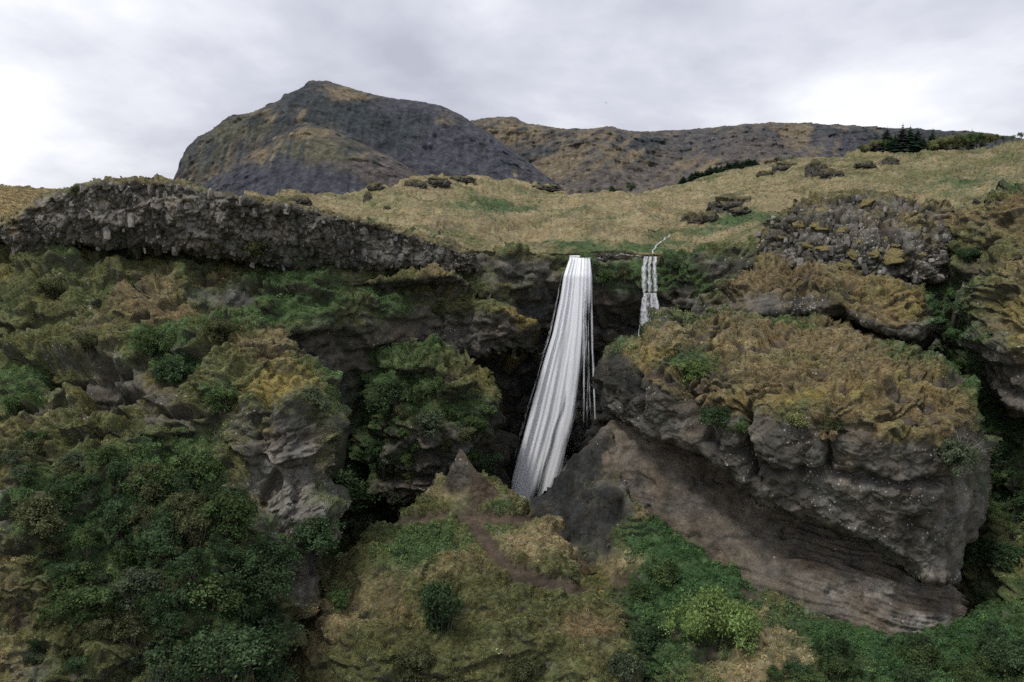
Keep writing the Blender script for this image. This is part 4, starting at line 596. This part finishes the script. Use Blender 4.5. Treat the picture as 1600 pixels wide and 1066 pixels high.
for nm, pts, wid in (('stream', [(1048, 368), (1040, 374), (1028, 382), (1022, 390), (1018, 398)], 2.2), ('stream', [(955, 402), (972, 398), (990, 401), (1008, 401)], 4.5), ('stream', [(920, 402), (935, 404), (946, 407)], 4.0)):
    pts = np.array(pts, float); t = np.linspace(0, 1, 24); cx = np.interp(t, np.linspace(0, 1, len(pts)), pts[:, 0]); cy = np.interp(t, np.linspace(0, 1, len(pts)), pts[:, 1]); Lr = LAY['plateau']
    rows = []
    for a, b in zip(cx, cy):
        p = at('plateau', a, b)[0]; s = p[1] / F; rows.append([(p[0] + k * wid * s, p[1] - .1 * abs(k), p[2] + .14 - .05 * abs(k)) for k in (-1, -.4, .2, 1)])
    V = np.array(rows); idx = np.arange(V.shape[0] * 4).reshape(-1, 4); Fq = np.stack([idx[1:, :-1], idx[1:, 1:], idx[:-1, 1:], idx[:-1, :-1]], -1).reshape(-1, 4)
    uu = np.tile([0, .3, .6, 1], len(cx)); vv = np.repeat(t, 4); props(link(nm, mesh_np(nm, V, Fq, 'running_water', dict(u=uu, v=vv, den=.04 + 0 * uu - .25 * ((uu == 0) | (uu == 1))))), kind='structure')

# ------------------------------------------------------------------ grass, moss and herbs: instanced tufts
def blades(seed, n, h, spread, lean, w, droop):
    r = random.Random(seed); V, Fc, tone = [], [], []
    for _ in range(n):
        a = r.uniform(0, 6.283); d = spread * r.random() ** .6; b = Vector((math.cos(a) * d, math.sin(a) * d, 0)); dr = Vector((math.cos(a + r.gauss(0, .7)), math.sin(a + r.gauss(0, .7)), 0)); hh = h * r.uniform(.55, 1.15); side = Vector((-dr.y, dr.x, 0)) * w
        p0 = b; p1 = b + dr * lean * hh * .45 + Vector((0, 0, hh * .6)); p2 = b + dr * lean * hh * 1.1 + Vector((0, 0, hh * (1 - droop))); i = len(V); t = r.uniform(.7, 1.3)
        V += [p0 - side, p0 + side, p1 + side * .8, p1 - side * .8, p2]; Fc += [(i, i + 1, i + 2, i + 3), (i + 3, i + 2, i + 4)]; tone += [t * .85, t * .85, t, t, t * 1.15]
    me = bpy.data.meshes.new('tuft'); me.from_pydata([v[:] for v in V], [], Fc); a = me.attributes.new('tone', 'FLOAT', 'POINT'); a.data.foreach_set('value', tone); me.materials.append(MATS['grass_blade']); return bpy.data.objects.new('tuft', me)
def leafy(seed, n, rad, h, size):
    r = random.Random(seed); V, Fc, tone = [], [], []
    for _ in range(n):
        a = r.uniform(0, 6.283); d = rad * r.random() ** .5; c = Vector((math.cos(a) * d, math.sin(a) * d, h * r.uniform(.3, 1) * (1 - .5 * (d / rad) ** 2))); x = Vector((r.gauss(0, 1), r.gauss(0, 1), r.gauss(0, .5))).normalized(); z = Vector((r.gauss(0, .6), r.gauss(0, .6), 1)); y = z.cross(x).normalized()
        s = size * r.uniform(.6, 1.3); i = len(V); V += [c - x * s, c + y * s * .6, c + x * s, c - y * s * .6]; Fc.append((i, i + 1, i + 2, i + 3)); tone += [r.uniform(.6, 1.4)] * 4
    me = bpy.data.meshes.new('herb'); me.from_pydata([v[:] for v in V], [], Fc); a = me.attributes.new('tone', 'FLOAT', 'POINT'); a.data.foreach_set('value', tone); me.materials.append(MATS['grass_blade']); return bpy.data.objects.new('herb', me)
TUFT = [blades(1, 22, .42, .16, .8, .018, .25), blades(2, 26, .36, .22, 1.1, .018, .5), blades(3, 30, .17, .22, .9, .02, .35)]
HERB = [leafy(5, 26, .34, .34, .085), leafy(6, 22, .28, .26, .07)]
def gn(tmpl):
    ng = bpy.data.node_groups.new('scatter', 'GeometryNodeTree'); ng.interface.new_socket('Geometry', in_out='INPUT', socket_type='NodeSocketGeometry'); ng.interface.new_socket('Geometry', in_out='OUTPUT', socket_type='NodeSocketGeometry')
    N, L = ng.nodes.new, ng.links.new; i = N('NodeGroupInput'); o = N('NodeGroupOutput'); ip = N('GeometryNodeInstanceOnPoints'); oi = N('GeometryNodeObjectInfo'); oi.inputs[0].default_value = tmpl
    r = N('GeometryNodeInputNamedAttribute'); r.data_type = 'FLOAT_VECTOR'; r.inputs[0].default_value = 'rot'; s = N('GeometryNodeInputNamedAttribute'); s.data_type = 'FLOAT'; s.inputs[0].default_value = 'scl'
    L(i.outputs[0], ip.inputs['Points']); L(oi.outputs['Geometry'], ip.inputs['Instance']); L(r.outputs['Attribute'], ip.inputs['Rotation']); L(s.outputs['Attribute'], ip.inputs['Scale']); L(ip.outputs[0], o.inputs[0]); return ng
GN = {id(t): gn(t) for t in TUFT + HERB}
NT = 0
def scatter(name, layer, tmpl, types, density, s0, s1, up=.6, bright=1.0, maxn=60000, var=.28):
    """tufts grow where the ground cover of these types grows"""
    global NT
    Lr = LAY[layer]; P = Lr.P; w = sum(Lr.W[..., TI[t]] for t in types); w = np.clip(w, 0, 1) ** 1.2 * (.15 + .85 * sstep(-.3, .15, Lr.dv)) * sstep(-.2, .15, Lr.N[..., 2])
    if hasattr(Lr, 'pm'): w = w * (1 - Lr.pm)
    A = np.linalg.norm(np.cross(P[1:, :-1] - P[:-1, :-1], P[:-1, 1:] - P[:-1, :-1]), axis=-1); lam = np.minimum(A, 3) * density * w[:-1, :-1] * ((Lr.py[:-1, :-1] < 1100) & (Lr.px[:-1, :-1] > -60) & (Lr.px[:-1, :-1] < 1660))
    if lam.sum() > maxn: lam *= maxn / lam.sum()
    c = rng.poisson(lam); j, i = np.nonzero(c); rep = c[j, i]; j = np.repeat(j, rep); i = np.repeat(i, rep); n = len(j)
    if n == 0: return
    a, b = rng.random(n)[:, None], rng.random(n)[:, None]
    p = P[j, i] * (1 - a) * (1 - b) + P[j, i + 1] * a * (1 - b) + P[j + 1, i] * (1 - a) * b + P[j + 1, i + 1] * a * b
    Z = nrm(Lr.N[j, i] * (1 - up) + np.array([0, 0, up])); ang = rng.random(n) * 6.283; X = np.stack([np.cos(ang), np.sin(ang), 0 * ang], -1); X = nrm(X - Z * (X * Z).sum(-1, keepdims=True)); Yv = np.cross(Z, X)
    rot = np.stack([np.arctan2(Yv[:, 2], Z[:, 2]), np.arcsin(np.clip(-X[:, 2], -1, 1)), np.arctan2(X[:, 1], X[:, 0])], -1); scl = s0 + (s1 - s0) * rng.random(n) ** 1.5
    wt = Lr.W[j, i] * VEG; cc = (wt @ PALA) / np.maximum(wt.sum(-1, keepdims=True), 1e-3); cc = cc * bright * np.exp(rng.normal(0, var, n))[:, None] * (1 + .08 * rng.normal(size=(n, 1)) * np.array([1, 0, -1])) * (1 + .35 * noise(p / 1.6, 201)[:, None])
    me = bpy.data.meshes.new(name); me.vertices.add(n); me.vertices.foreach_set('co', p.astype(np.float32).ravel())
    for an, ty, f, av in (('rot', 'FLOAT_VECTOR', 'vector', rot), ('scl', 'FLOAT', 'value', scl), ('tint', 'FLOAT_COLOR', 'color', np.concatenate([np.clip(cc, 0.003, .8), np.ones((n, 1))], 1))):
        at_ = me.attributes.new(an, ty, 'POINT'); at_.data.foreach_set(f, av.astype(np.float32).ravel())
    o = props(link(name, me), kind='stuff'); md = o.modifiers.new('scatter', 'NODES'); md.node_group = GN[id(tmpl)]; NT += n
ALLV = ('moss', 'gold', 'straw', 'olive', 'green', 'lush')
for ly, d in (('cliff', 7), ('mossy_outcrop', 12), ('overhanging_boulder', 10), ('mossy_slab', 10), ('grassy_mound', 15), ('green_buttress', 10), ('golden_buttress', 10), ('basalt_crag', 8), ('basalt_ledge', 5), ('dark_crag', 9), ('right_outcrop', 9), ('slope', 12), ('rock_spur', 8), ('mossy_shelf', 8)):
    scatter('grass', ly, TUFT[0], ('straw', 'olive'), d * .22, .3, .75, .5, 1.5, 20000)
    scatter('grass', ly, TUFT[1], ('straw', 'moss'), d * .2, .3, .7, .3, 1.5, 20000)
    scatter('moss', ly, TUFT[2], ('moss', 'gold', 'olive', 'straw'), d * 1.3, .3, .75, .25, 1.5, 45000)
    scatter('undergrowth', ly, HERB[0], ('green', 'lush'), d * .5, .5, 1.1, .6, 1.6, 30000)
    scatter('undergrowth', ly, HERB[1], ('green', 'lush', 'olive'), d * .35, .4, .9, .6, 1.6, 30000)
scatter('grass', 'plateau', TUFT[2], ('straw', 'moss', 'olive', 'green'), 1.8, .45, .95, .4, 1.3, 70000, .12)
scatter('grass', 'meadow', TUFT[2], ALLV, 4.0, .9, 2.0, .5, 1.6, 20000)
print('tufts', NT, round(time.time() - T0, 1))

# ------------------------------------------------------------------ shrubs and trees
def crown_mesh(seed, n, clumps, leaf, flat=.8, hollow=.35, spread=.26):
    r = np.random.default_rng(seed); d = nrm(r.normal(size=(clumps, 3))); d[:, 2] = np.where(d[:, 2] < -.3, -d[:, 2], d[:, 2])
    nl = 7; lc = nrm(r.normal(size=(nl, 3))) * (.25 + .45 * r.random((nl, 1))) * [1, 1, .75]; lr = .28 + .34 * r.random(nl); li = r.integers(0, nl, clumps); rad = hollow + (1 - hollow) * r.random(clumps) ** .6
    C = (lc[li] + d * (rad * lr[li])[:, None]) * [1, 1, flat]; k = r.integers(0, clumps, n); s = spread * (.5 + .9 * r.random(clumps))[k]
    c = C[k] + r.normal(size=(n, 3)) * s[:, None] * .55; z = nrm(d[k] * .7 + r.normal(size=(n, 3)) * .7 + [0, 0, .45]); x = nrm(np.cross(z, r.normal(size=(n, 3)))); y = np.cross(z, x); sz = leaf * (.6 + .8 * r.random(n))[:, None]
    V = np.stack([c - x * sz, c + y * sz * .55 + z * sz * .1, c + x * sz, c - y * sz * .55 + z * sz * .1], 1).reshape(-1, 3); Fq = np.arange(4 * n).reshape(n, 4)
    tone = np.repeat(((.6 + .8 * r.random(clumps))[k]) * (.65 + .7 * r.random(n)), 4)
    V[:, 2] += .75; return mesh_np('crown', V, Fq, 'leaf', dict(tone=tone), smooth=False)
def stem_mesh(seed, m='bark', n=6, top=1.2, rad=.035, fan=.55):
    r = random.Random(seed); bm = bmesh.new()
    for k in range(n):
        a = r.uniform(0, 6.283); f = fan * r.uniform(.3, 1); pts = [Vector((0, 0, -.25))]
        for q in range(1, 5):
            t = q / 4; pts.append(Vector((math.cos(a) * f * t + r.gauss(0, .04), math.sin(a) * f * t + r.gauss(0, .04), -.25 + (top + .25) * t * r.uniform(.9, 1.05))))
        ring = None
        for q, p in enumerate(pts):
            w = rad * (1 - .2 * q); new = [bm.verts.new(p + Vector((math.cos(b) * w, math.sin(b) * w, 0))) for b in (0, 2.09, 4.19)]
            if ring:
                for e in range(3): bm.faces.new((ring[e], ring[(e + 1) % 3], new[(e + 1) % 3], new[e]))
            ring = new
    me = bpy.data.meshes.new('stem'); bm.to_mesh(me); bm.free(); me.materials.append(MATS[m]); return me
CROWN = {'big': [crown_mesh(s, 13000, 120, .030, spread=.15) for s in (1, 2, 3)], 'mid': [crown_mesh(s, 5500, 60, .045, spread=.17) for s in (4, 5, 6)], 'tiny': [crown_mesh(s, 420, 16, .12) for s in (7, 8)]}
STEM = [stem_mesh(s) for s in (1, 2, 3)]
SHC = {'dark': (.062, .100, .048), 'green': (.086, .130, .052), 'bright': (.185, .265, .090), 'grey': (.098, .122, .074), 'yellow': (.170, .180, .080), 'olive': (.110, .120, .060)}
def shrub(name, px, py, r, layer, colr, label, cat='shrub', group='leafy shrubs growing in the gorge', size='mid', tall=1.0):
    """py is the crown's centre, r its half width in the photograph's scale"""
    P, N = at(layer, px, py + r * .55); s = P[1] / F; rr = r * s * (1.15 if py > 690 else .9); base = P + np.array([0, -rr * .25, 0]) - np.array([0, 0, rr * .5])
    root = props(empty(name, base), label, cat, group); root.rotation_euler = (0, 0, R.uniform(0, 6.28)); root.scale = (rr * R.uniform(.85, 1.2), rr * R.uniform(.85, 1.1), rr * tall * R.uniform(.8, 1.05))
    c = link('crown', R.choice(CROWN[size]), root); f = math.exp(R.gauss(0, .1)); c.color = tuple(v * f for v in SHC[colr]) + (1,); link('stem' if cat == 'shrub' else 'trunk', R.choice(STEM), root); return root
O, C_, S_, G_, M_, B_ = 'mossy_outcrop', 'cliff', 'slope', 'green_buttress', 'grassy_mound', 'overhanging_boulder'
for a in [
    ('birch_tree', 1113, 945, 70, S_, 'bright', 'bright fresh green young tree standing alone on the lower right slope', 'tree', 'young trees', 'big', 1.25),
    ('shrub', 535, 745, 70, C_, 'dark', 'big rounded dark green bush filling the cleft right of the outcrop', 'shrub', None, 'big', 1.15), ('shrub', 500, 815, 42, O, 'dark', 'dark bush below the big rounded bush in the cleft'), ('shrub', 560, 800, 38, C_, 'grey', 'grey green bush hanging at the foot of the big rounded bush'), ('shrub', 632, 782, 30, G_, 'grey', 'small round grey green bush behind the back of the mound'), ('shrub', 600, 800, 24, C_, 'dark', 'low dark bush left of the small round bush behind the mound'),
    ('shrub', 490, 607, 38, O, 'grey', 'grey green bush over the white speckled rock face'), ('shrub', 348, 612, 36, O, 'green', 'green bush on the outcrop beside the yellow moss'), ('shrub', 272, 568, 46, O, 'dark', 'wide dark bush on the middle of the outcrop'), ('shrub', 236, 522, 36, O, 'green', 'green bush near the top of the outcrop'), ('shrub', 350, 506, 32, O, 'olive', 'low olive bush under the outcrop ridge'), ('shrub', 140, 528, 30, O, 'olive', 'olive bush on the left shoulder of the outcrop'),
    ('shrub', 300, 720, 50, O, 'green', 'light green bush below the cracked rock'), ('shrub', 355, 790, 54, O, 'green', 'bush left of the white speckled rock tongue'), ('shrub', 405, 870, 70, O, 'dark', 'dense dark bush beside the rock tongue tip', 'shrub', None, 'big'), ('shrub', 335, 895, 74, O, 'green', 'large bush in the middle of the lower left thicket', 'shrub', None, 'big'), ('shrub', 370, 990, 84, O, 'dark', 'large dark bush at the bottom of the thicket', 'shrub', None, 'big'), ('shrub', 300, 1010, 62, O, 'dark', 'dark bush low in the thicket, left of the large bottom bush'), ('shrub', 425, 950, 58, O, 'dark', 'dark bush under the rock tongue tip'),
    ('shrub', 150, 920, 48, O, 'green', 'bush on the grassy slope at lower left'), ('shrub', 215, 905, 46, O, 'grey', 'grey green bush right of the lower left slope bush'), ('shrub', 110, 890, 36, O, 'green', 'small bush left of the lower left slope bush'), ('shrub', 210, 960, 42, O, 'olive', 'olive bush low on the left slope'), ('shrub', 80, 780, 46, O, 'olive', 'yellowish bush beside the bare grey rock at the left edge'), ('shrub', 125, 745, 34, O, 'green', 'bush above the yellowish bush at left'), ('shrub', 200, 850, 34, O, 'green', 'small bright bush in the brown patch at left'), ('shrub', 170, 700, 36, O, 'green', 'bush under the dark cave at left'), ('shrub', 235, 740, 44, O, 'green', 'bush left of the light green bush under the cracked rock'), ('shrub', 260, 830, 44, O, 'dark', 'dark bush in the heart of the thicket'), ('shrub', 30, 625, 32, O, 'green', 'green bush at the left edge by the cave'), ('shrub', 440, 1040, 50, O, 'dark', 'dark bush at the bottom of the shaded cleft'), ('shrub', 60, 690, 30, O, 'olive', 'olive bush at the far left below the cave'),
    ('shrub', 620, 600, 48, G_, 'dark', 'dark bush on the green buttress crown'), ('shrub', 665, 645, 40, G_, 'grey', 'grey bush in the middle of the green buttress'), ('shrub', 745, 650, 36, G_, 'green', 'pale green bush at the right shoulder of the green buttress'), ('shrub', 770, 600, 34, C_, 'grey', 'grey willow bush between buttress and waterfall'), ('shrub', 690, 478, 30, 'golden_buttress', 'olive', 'olive bush above the golden moss brow'), ('shrub', 600, 700, 36, G_, 'dark', 'dark bush on the shaded left flank of the buttress'), ('shrub', 735, 700, 24, G_, 'dark', 'small dark bush behind the rock spire'),
    ('shrub', 693, 955, 42, M_, 'dark', 'upright dark bush on the front of the mound', 'shrub', None, 'mid', 1.5), ('shrub', 655, 1020, 40, M_, 'olive', 'olive bush at the bottom of the mound'), ('shrub', 530, 930, 26, M_, 'green', 'small green bush on the left flank of the mound'), ('shrub', 975, 1030, 38, M_, 'grey', 'grey bush at the lower right foot of the mound'), ('shrub', 820, 1040, 34, M_, 'olive', 'low bush at the bottom middle of the mound'), ('shrub', 700, 1062, 34, M_, 'olive', 'bush cut by the bottom edge under the upright dark bush'),
    ('shrub', 1075, 570, 34, B_, 'bright', 'low bright bush on the left part of the boulder cap'), ('shrub', 1120, 640, 38, B_, 'dark', 'dark bush hanging over the boulder rim'), ('shrub', 1160, 655, 28, B_, 'green', 'green bush right of the dark hanging rim bush'), ('shrub', 1245, 640, 34, B_, 'yellow', 'yellow green bush at the front rim of the boulder'), ('shrub', 1300, 655, 28, B_, 'olive', 'olive bush at the rim above the rust stain'), ('shrub', 1485, 698, 42, B_, 'grey', 'twiggy grey bush at the right end of the boulder'), ('shrub', 1000, 525, 24, C_, 'green', 'green bush at the foot of the small waterfall'),
    ('shrub', 1020, 985, 36, S_, 'dark', 'dark bush between the mound and the bright tree'), ('shrub', 1000, 910, 26, S_, 'green', 'small bush in the gully right of the mound'), ('shrub', 1040, 880, 36, S_, 'green', 'green bush on the steep grass right of the mound'), ('shrub', 1510, 1035, 46, S_, 'green', 'lush bush in the bottom right corner', 'shrub', None, 'big'), ('shrub', 1570, 1015, 50, S_, 'dark', 'dark lush bush at the right edge near the bottom', 'shrub', None, 'big'), ('shrub', 1440, 1020, 36, S_, 'green', 'lush bush under the tip of the tuff wall'), ('shrub', 1250, 1050, 34, S_, 'green', 'low green bush at the bottom right of the bright tree'), ('shrub', 1560, 690, 40, C_, 'dark', 'dark bush in the shaded gully behind the boulder'), ('shrub', 1575, 610, 26, C_, 'dark', 'small dark bush under the right edge rock'), ('shrub', 1545, 850, 46, C_, 'dark', 'dark bush deep in the right gully'), ('shrub', 1590, 770, 40, C_, 'dark', 'dark bush at the right edge of the gully'),
    ('shrub', 1055, 412, 20, C_, 'dark', 'dark bush on the rim right of the small waterfall'), ('shrub', 1100, 455, 26, C_, 'green', 'green bush under the rim left of the slab'), ('shrub', 940, 425, 20, C_, 'green', 'mossy green bush between the two waterfalls'), ('shrub', 975, 420, 18, C_, 'olive', 'olive bush on the rim left of the small waterfall'), ('shrub', 400, 376, 30, 'basalt_ledge', 'olive', 'olive bush on the middle of the basalt ledge'), ('shrub', 340, 382, 22, 'basalt_ledge', 'olive', 'small bush left of the bush on the basalt ledge'), ('shrub', 118, 296, 14, 'basalt_ledge', 'olive', 'tiny bush on top of the basalt ledge'), ('shrub', 200, 440, 30, C_, 'green', 'green bush on the terrace under the ledge'), ('shrub', 90, 440, 34, C_, 'olive', 'olive bush at the left of the terrace'), ('shrub', 1510, 390, 26, 'dark_crag', 'dark', 'dark bush in the notch between the two crags')]:
    a = list(a)
    if len(a) > 8 and a[8] is None: a[8] = 'leafy shrubs growing in the gorge'
    shrub(*a)
def thicket(poly, n, layer, label, group, cols, r0, r1):
    poly = np.array(poly, float); k = 0
    while k < n:
        x, y = R.uniform(poly[:, 0].min(), poly[:, 0].max()), R.uniform(poly[:, 1].min(), poly[:, 1].max()); ins = False
        for (xa, ya), (xb, yb) in zip(poly, np.roll(poly, -1, 0)):
            if (ya > y) != (yb > y) and x < (xb - xa) * (y - ya) / (yb - ya) + xa: ins = not ins
        if ins: shrub('shrub', x, y, R.uniform(r0, r1), layer, R.choice(cols), label, 'shrub', group, 'mid', R.uniform(.8, 1.2)); k += 1
thicket([(260, 720), (350, 700), (375, 800), (425, 900), (440, 1050), (270, 1060), (240, 900), (170, 800)], 46, O, 'small dark green shrub packed into the dense thicket below the cracked outcrop', 'thicket shrubs below the outcrop', ['dark', 'dark', 'green', 'olive'], 18, 40)
thicket([(20, 600), (160, 680), (270, 860), (260, 1060), (40, 1060), (20, 860)], 44, O, 'low olive green shrub dotted over the rough slope at lower left', 'slope shrubs at lower left', ['olive', 'green', 'dark', 'grey'], 14, 30)
thicket([(580, 570), (700, 570), (770, 640), (770, 740), (590, 740)], 16, G_, 'small dark shrub growing on the steep green buttress', 'shrubs on the green buttress', ['dark', 'green', 'olive'], 14, 28)
thicket([(1230, 1000), (1400, 1010), (1590, 960), (1590, 1060), (1200, 1060)], 20, S_, 'low lush green shrub in the damp hollow at the bottom right', 'shrubs in the damp hollow', ['dark', 'green', 'dark'], 16, 32)
thicket([(1480, 450), (1520, 560), (1580, 660), (1590, 900), (1540, 900), (1510, 640), (1450, 540)], 18, C_, 'small dark shrub in the shaded green gully behind the boulder', 'shrubs in the shaded gully', ['dark', 'dark', 'green'], 14, 28)
# bare twigs of the grey bush on the boulder
P, N = at(B_, 1500, 700); tw = props(link('dead_branch', stem_mesh(31, 'dead_twig', 16, 1.0, .022, 1.1), None, P - np.array([0, .5, .2])), 'bare pale twigs sticking out of the grey bush on the boulder', 'branches'); tw.scale = (1.7, 1.2, 1.7); tw.rotation_euler = (.3, .5, 0)
def spruce_mesh(seed, tiers=17):
    r = random.Random(seed); V, Fc, tone = [], [], []
    for k in range(tiers):
        t = k / tiers; z = .10 + .88 * t; L_ = .34 * (1 - t) ** .85 * r.uniform(.75, 1.15) + .012
        for b in range(8):
            a = b * .785 + r.uniform(-.35, .35) + k; l = L_ * r.uniform(.65, 1.15); d = Vector((math.cos(a), math.sin(a), 0)); s = Vector((-d.y, d.x, 0)); i = len(V); dr = l * .42; w = l * .34
            V += [Vector((0, 0, z + .03)), d * l * .55 + s * w + Vector((0, 0, z - dr * .45)), d * l + Vector((0, 0, z - dr * .6)), d * l * .55 - s * w + Vector((0, 0, z - dr * .5)), d * l * .6 + Vector((0, 0, z - dr * .1))]; Fc += [(i, i + 1, i + 4), (i + 1, i + 2, i + 4), (i + 2, i + 3, i + 4), (i + 3, i, i + 4)]; tone += [r.uniform(.6, 1.3)] * 5
    me = bpy.data.meshes.new('crown'); me.from_pydata([v[:] for v in V], [], Fc); a = me.attributes.new('tone', 'FLOAT', 'POINT'); a.data.foreach_set('value', tone); me.materials.append(MATS['needle']); return me
def trunk_mesh():
    bm = bmesh.new(); bmesh.ops.create_cone(bm, cap_ends=True, segments=6, radius1=.02, radius2=.003, depth=1.1); bmesh.ops.translate(bm, verts=bm.verts, vec=(0, 0, .47)); me = bpy.data.meshes.new('trunk'); bm.to_mesh(me); bm.free(); me.materials.append(MATS['bark']); return me
SPR = [spruce_mesh(s) for s in range(5)]; TRK = trunk_mesh()
def spruce(px, pyt, pyb, Y, label, group, k, wide=1.0):
    pyt -= 1; h = (pyb - pyt) * Y / F; root = props(empty('spruce_tree', unproj(px, pyb, Y)), label, 'spruce', group); root.scale = (h * wide, h * wide, h); root.rotation_euler = (0, 0, R.uniform(0, 6))
    c = link('crown', SPR[k % 5], root); c.color = (.020 * R.uniform(.8, 1.3), .036 * R.uniform(.8, 1.3), .026, 1); link('trunk', TRK, root)
for k, (x, t, w, lab) in enumerate([(1384, 201, 1.0, 'leftmost spruce of the dark group on the hill crest'), (1363, 220, .8, 'short young spruce left of the spruce group'), (1397, 210, .8, 'spruce second from the left, shorter than its neighbours'), (1408, 196, .9, 'tallest dark spruce of the group on the crest'), (1420, 199, .85, 'spruce just right of the tallest one'), (1432, 203, .95, 'broad dark spruce in the middle of the group'), (1442, 214, .8, 'low spruce between the broad spruce and the pointed one'), (1455, 203, .8, 'pointed spruce at the right of the group'), (1465, 212, .8, 'short spruce leaning against the pointed one'), (1474, 216, .8, 'last small spruce of the group'), (1492, 210, .7, 'spruce top rising behind the yellow green bushes'), (1516, 204, .55, 'thin spruce standing apart above the right bushes'), (1533, 213, .55, 'small spruce tip right of the thin spruce')]):
    spruce(x, t, 243, 260 + 5 * R.random(), lab, 'spruces on the hill crest', k, w * 1.6)
WV, WF, WT = [], [], []      # a close dark plantation, one mass from here
for k in range(64):
    x = R.uniform(1064, 1186); b = np.interp(x, [1060, 1140, 1190], [285, 270, 260]); h = np.interp(x, [1060, 1085, 1120, 1170, 1190], [9, 17, 21, 20, 11]) * R.uniform(.75, 1.12); Y = R.uniform(262, 276); me = SPR[k % 5]
    v = np.empty(len(me.vertices) * 3); me.vertices.foreach_get('co', v); v = v.reshape(-1, 3) * [2.1 * h * Y / F, 2.1 * h * Y / F, h * Y / F]; off = sum(len(q) for q in WV)
    WV.append(v + unproj(x, b + 4, Y)); WF.append(np.array([p.vertices[:] for p in me.polygons]) + off); t = np.empty(len(v)); me.attributes['tone'].data.foreach_get('value', t); WT.append(t)
wo = props(link('woods', mesh_np('woods', np.concatenate(WV), np.concatenate(WF), 'needle', dict(tone=np.concatenate(WT)), smooth=False)), kind='stuff'); wo.color = (.024, .042, .027, 1)
for k, (x, y_, r, c, lab) in enumerate([(1345, 236, 9, 'olive', 'low olive bush at the left end of the crest bushes'), (1357, 233, 8, 'yellow', 'pale bush left of the spruces'), (1370, 230, 11, 'yellow', 'yellow green bush at the foot of the leftmost spruce'), (1382, 230, 11, 'green', 'bush in front of the leftmost spruce'), (1396, 226, 12, 'yellow', 'tall pale bush between the first spruces'), (1408, 233, 11, 'olive', 'olive bush in front of the tallest spruce'), (1425, 236, 9, 'olive', 'bush in front of the broad spruce'), (1463, 231, 13, 'yellow', 'pale rounded bush right of the spruces'), (1478, 228, 14, 'yellow', 'large yellow green bush on the crest'), (1495, 226, 14, 'olive', 'wide bush under the spruce top'), (1510, 223, 14, 'green', 'green bush left of the thin spruce'), (1526, 220, 13, 'green', 'green bush under the thin spruce'), (1540, 220, 10, 'yellow', 'pale bush where the crest rises right'), (1555, 218, 8, 'olive', 'low bush right of the pale crest bush'), (1568, 217, 7, 'olive', 'small bush near the right edge of the crest'), (1582, 216, 6, 'dark', 'tiny bush next to the right edge of the crest'), (1596, 212, 7, 'grey', 'tiny grey bush cut by the right edge'), (1235, 250, 6, 'olive', 'tiny bush on the crest left of the spruces'), (1215, 251, 6, 'olive', 'second tiny bush on the crest above the low dark rock'), (1060, 292, 5, 'dark', 'small dark bush below the dark row'), (985, 296, 8, 'dark', 'low dark bush in the dip behind the knoll'), (955, 299, 8, 'dark', 'dark bush left in the dip behind the knoll'), (925, 301, 6, 'dark', 'tiny dark bush at the left of the dip')]):
    Y = (262 if x < 1450 else 256) + 5 * R.random() if x > 1050 else 246; r *= 1.15 if x < 1560 else .9; b = unproj(x, y_ + r * .55, Y); s = r * Y / F; root = props(empty('shrub', b), lab, 'shrub', 'bushes along the hill crest'); root.scale = (s, s, s); cr = link('crown', CROWN['mid'][k % 3] if r > 9 else CROWN['tiny'][k % 2], root); cr.color = tuple(1.35 * v for v in SHC[c]) + (1,); link('stem', STEM[k % 3], root)
# ------------------------------------------------------------------ bird
V = [(0, -.2, 0), (.05, -.05, .03), (-.05, -.05, .03), (.04, .12, .02), (-.04, .12, .02), (0, .24, 0), (0, 0, -.05), (.28, -.02, .12), (.26, .08, .11), (-.28, -.02, .12), (-.26, .08, .11), (.5, .08, .03), (-.5, .08, .03)]
Fb = [(0, 1, 2), (1, 3, 4, 2), (3, 5, 4), (0, 6, 1), (0, 2, 6), (1, 6, 3), (2, 4, 6), (3, 6, 5), (4, 5, 6), (1, 7, 8, 3), (2, 4, 10, 9), (7, 11, 8), (9, 10, 12)]
me = bpy.data.meshes.new('bird'); me.from_pydata(V, [], Fb); me.materials.append(MATS['feather']); b = props(link('bird', me, None, unproj(947, 161, 170)), 'tiny dark bird gliding in the grey sky', 'bird'); b.rotation_euler = (0, .3, .4)
print('done', round(time.time() - T0, 1), 'objects', len(bpy.data.objects))
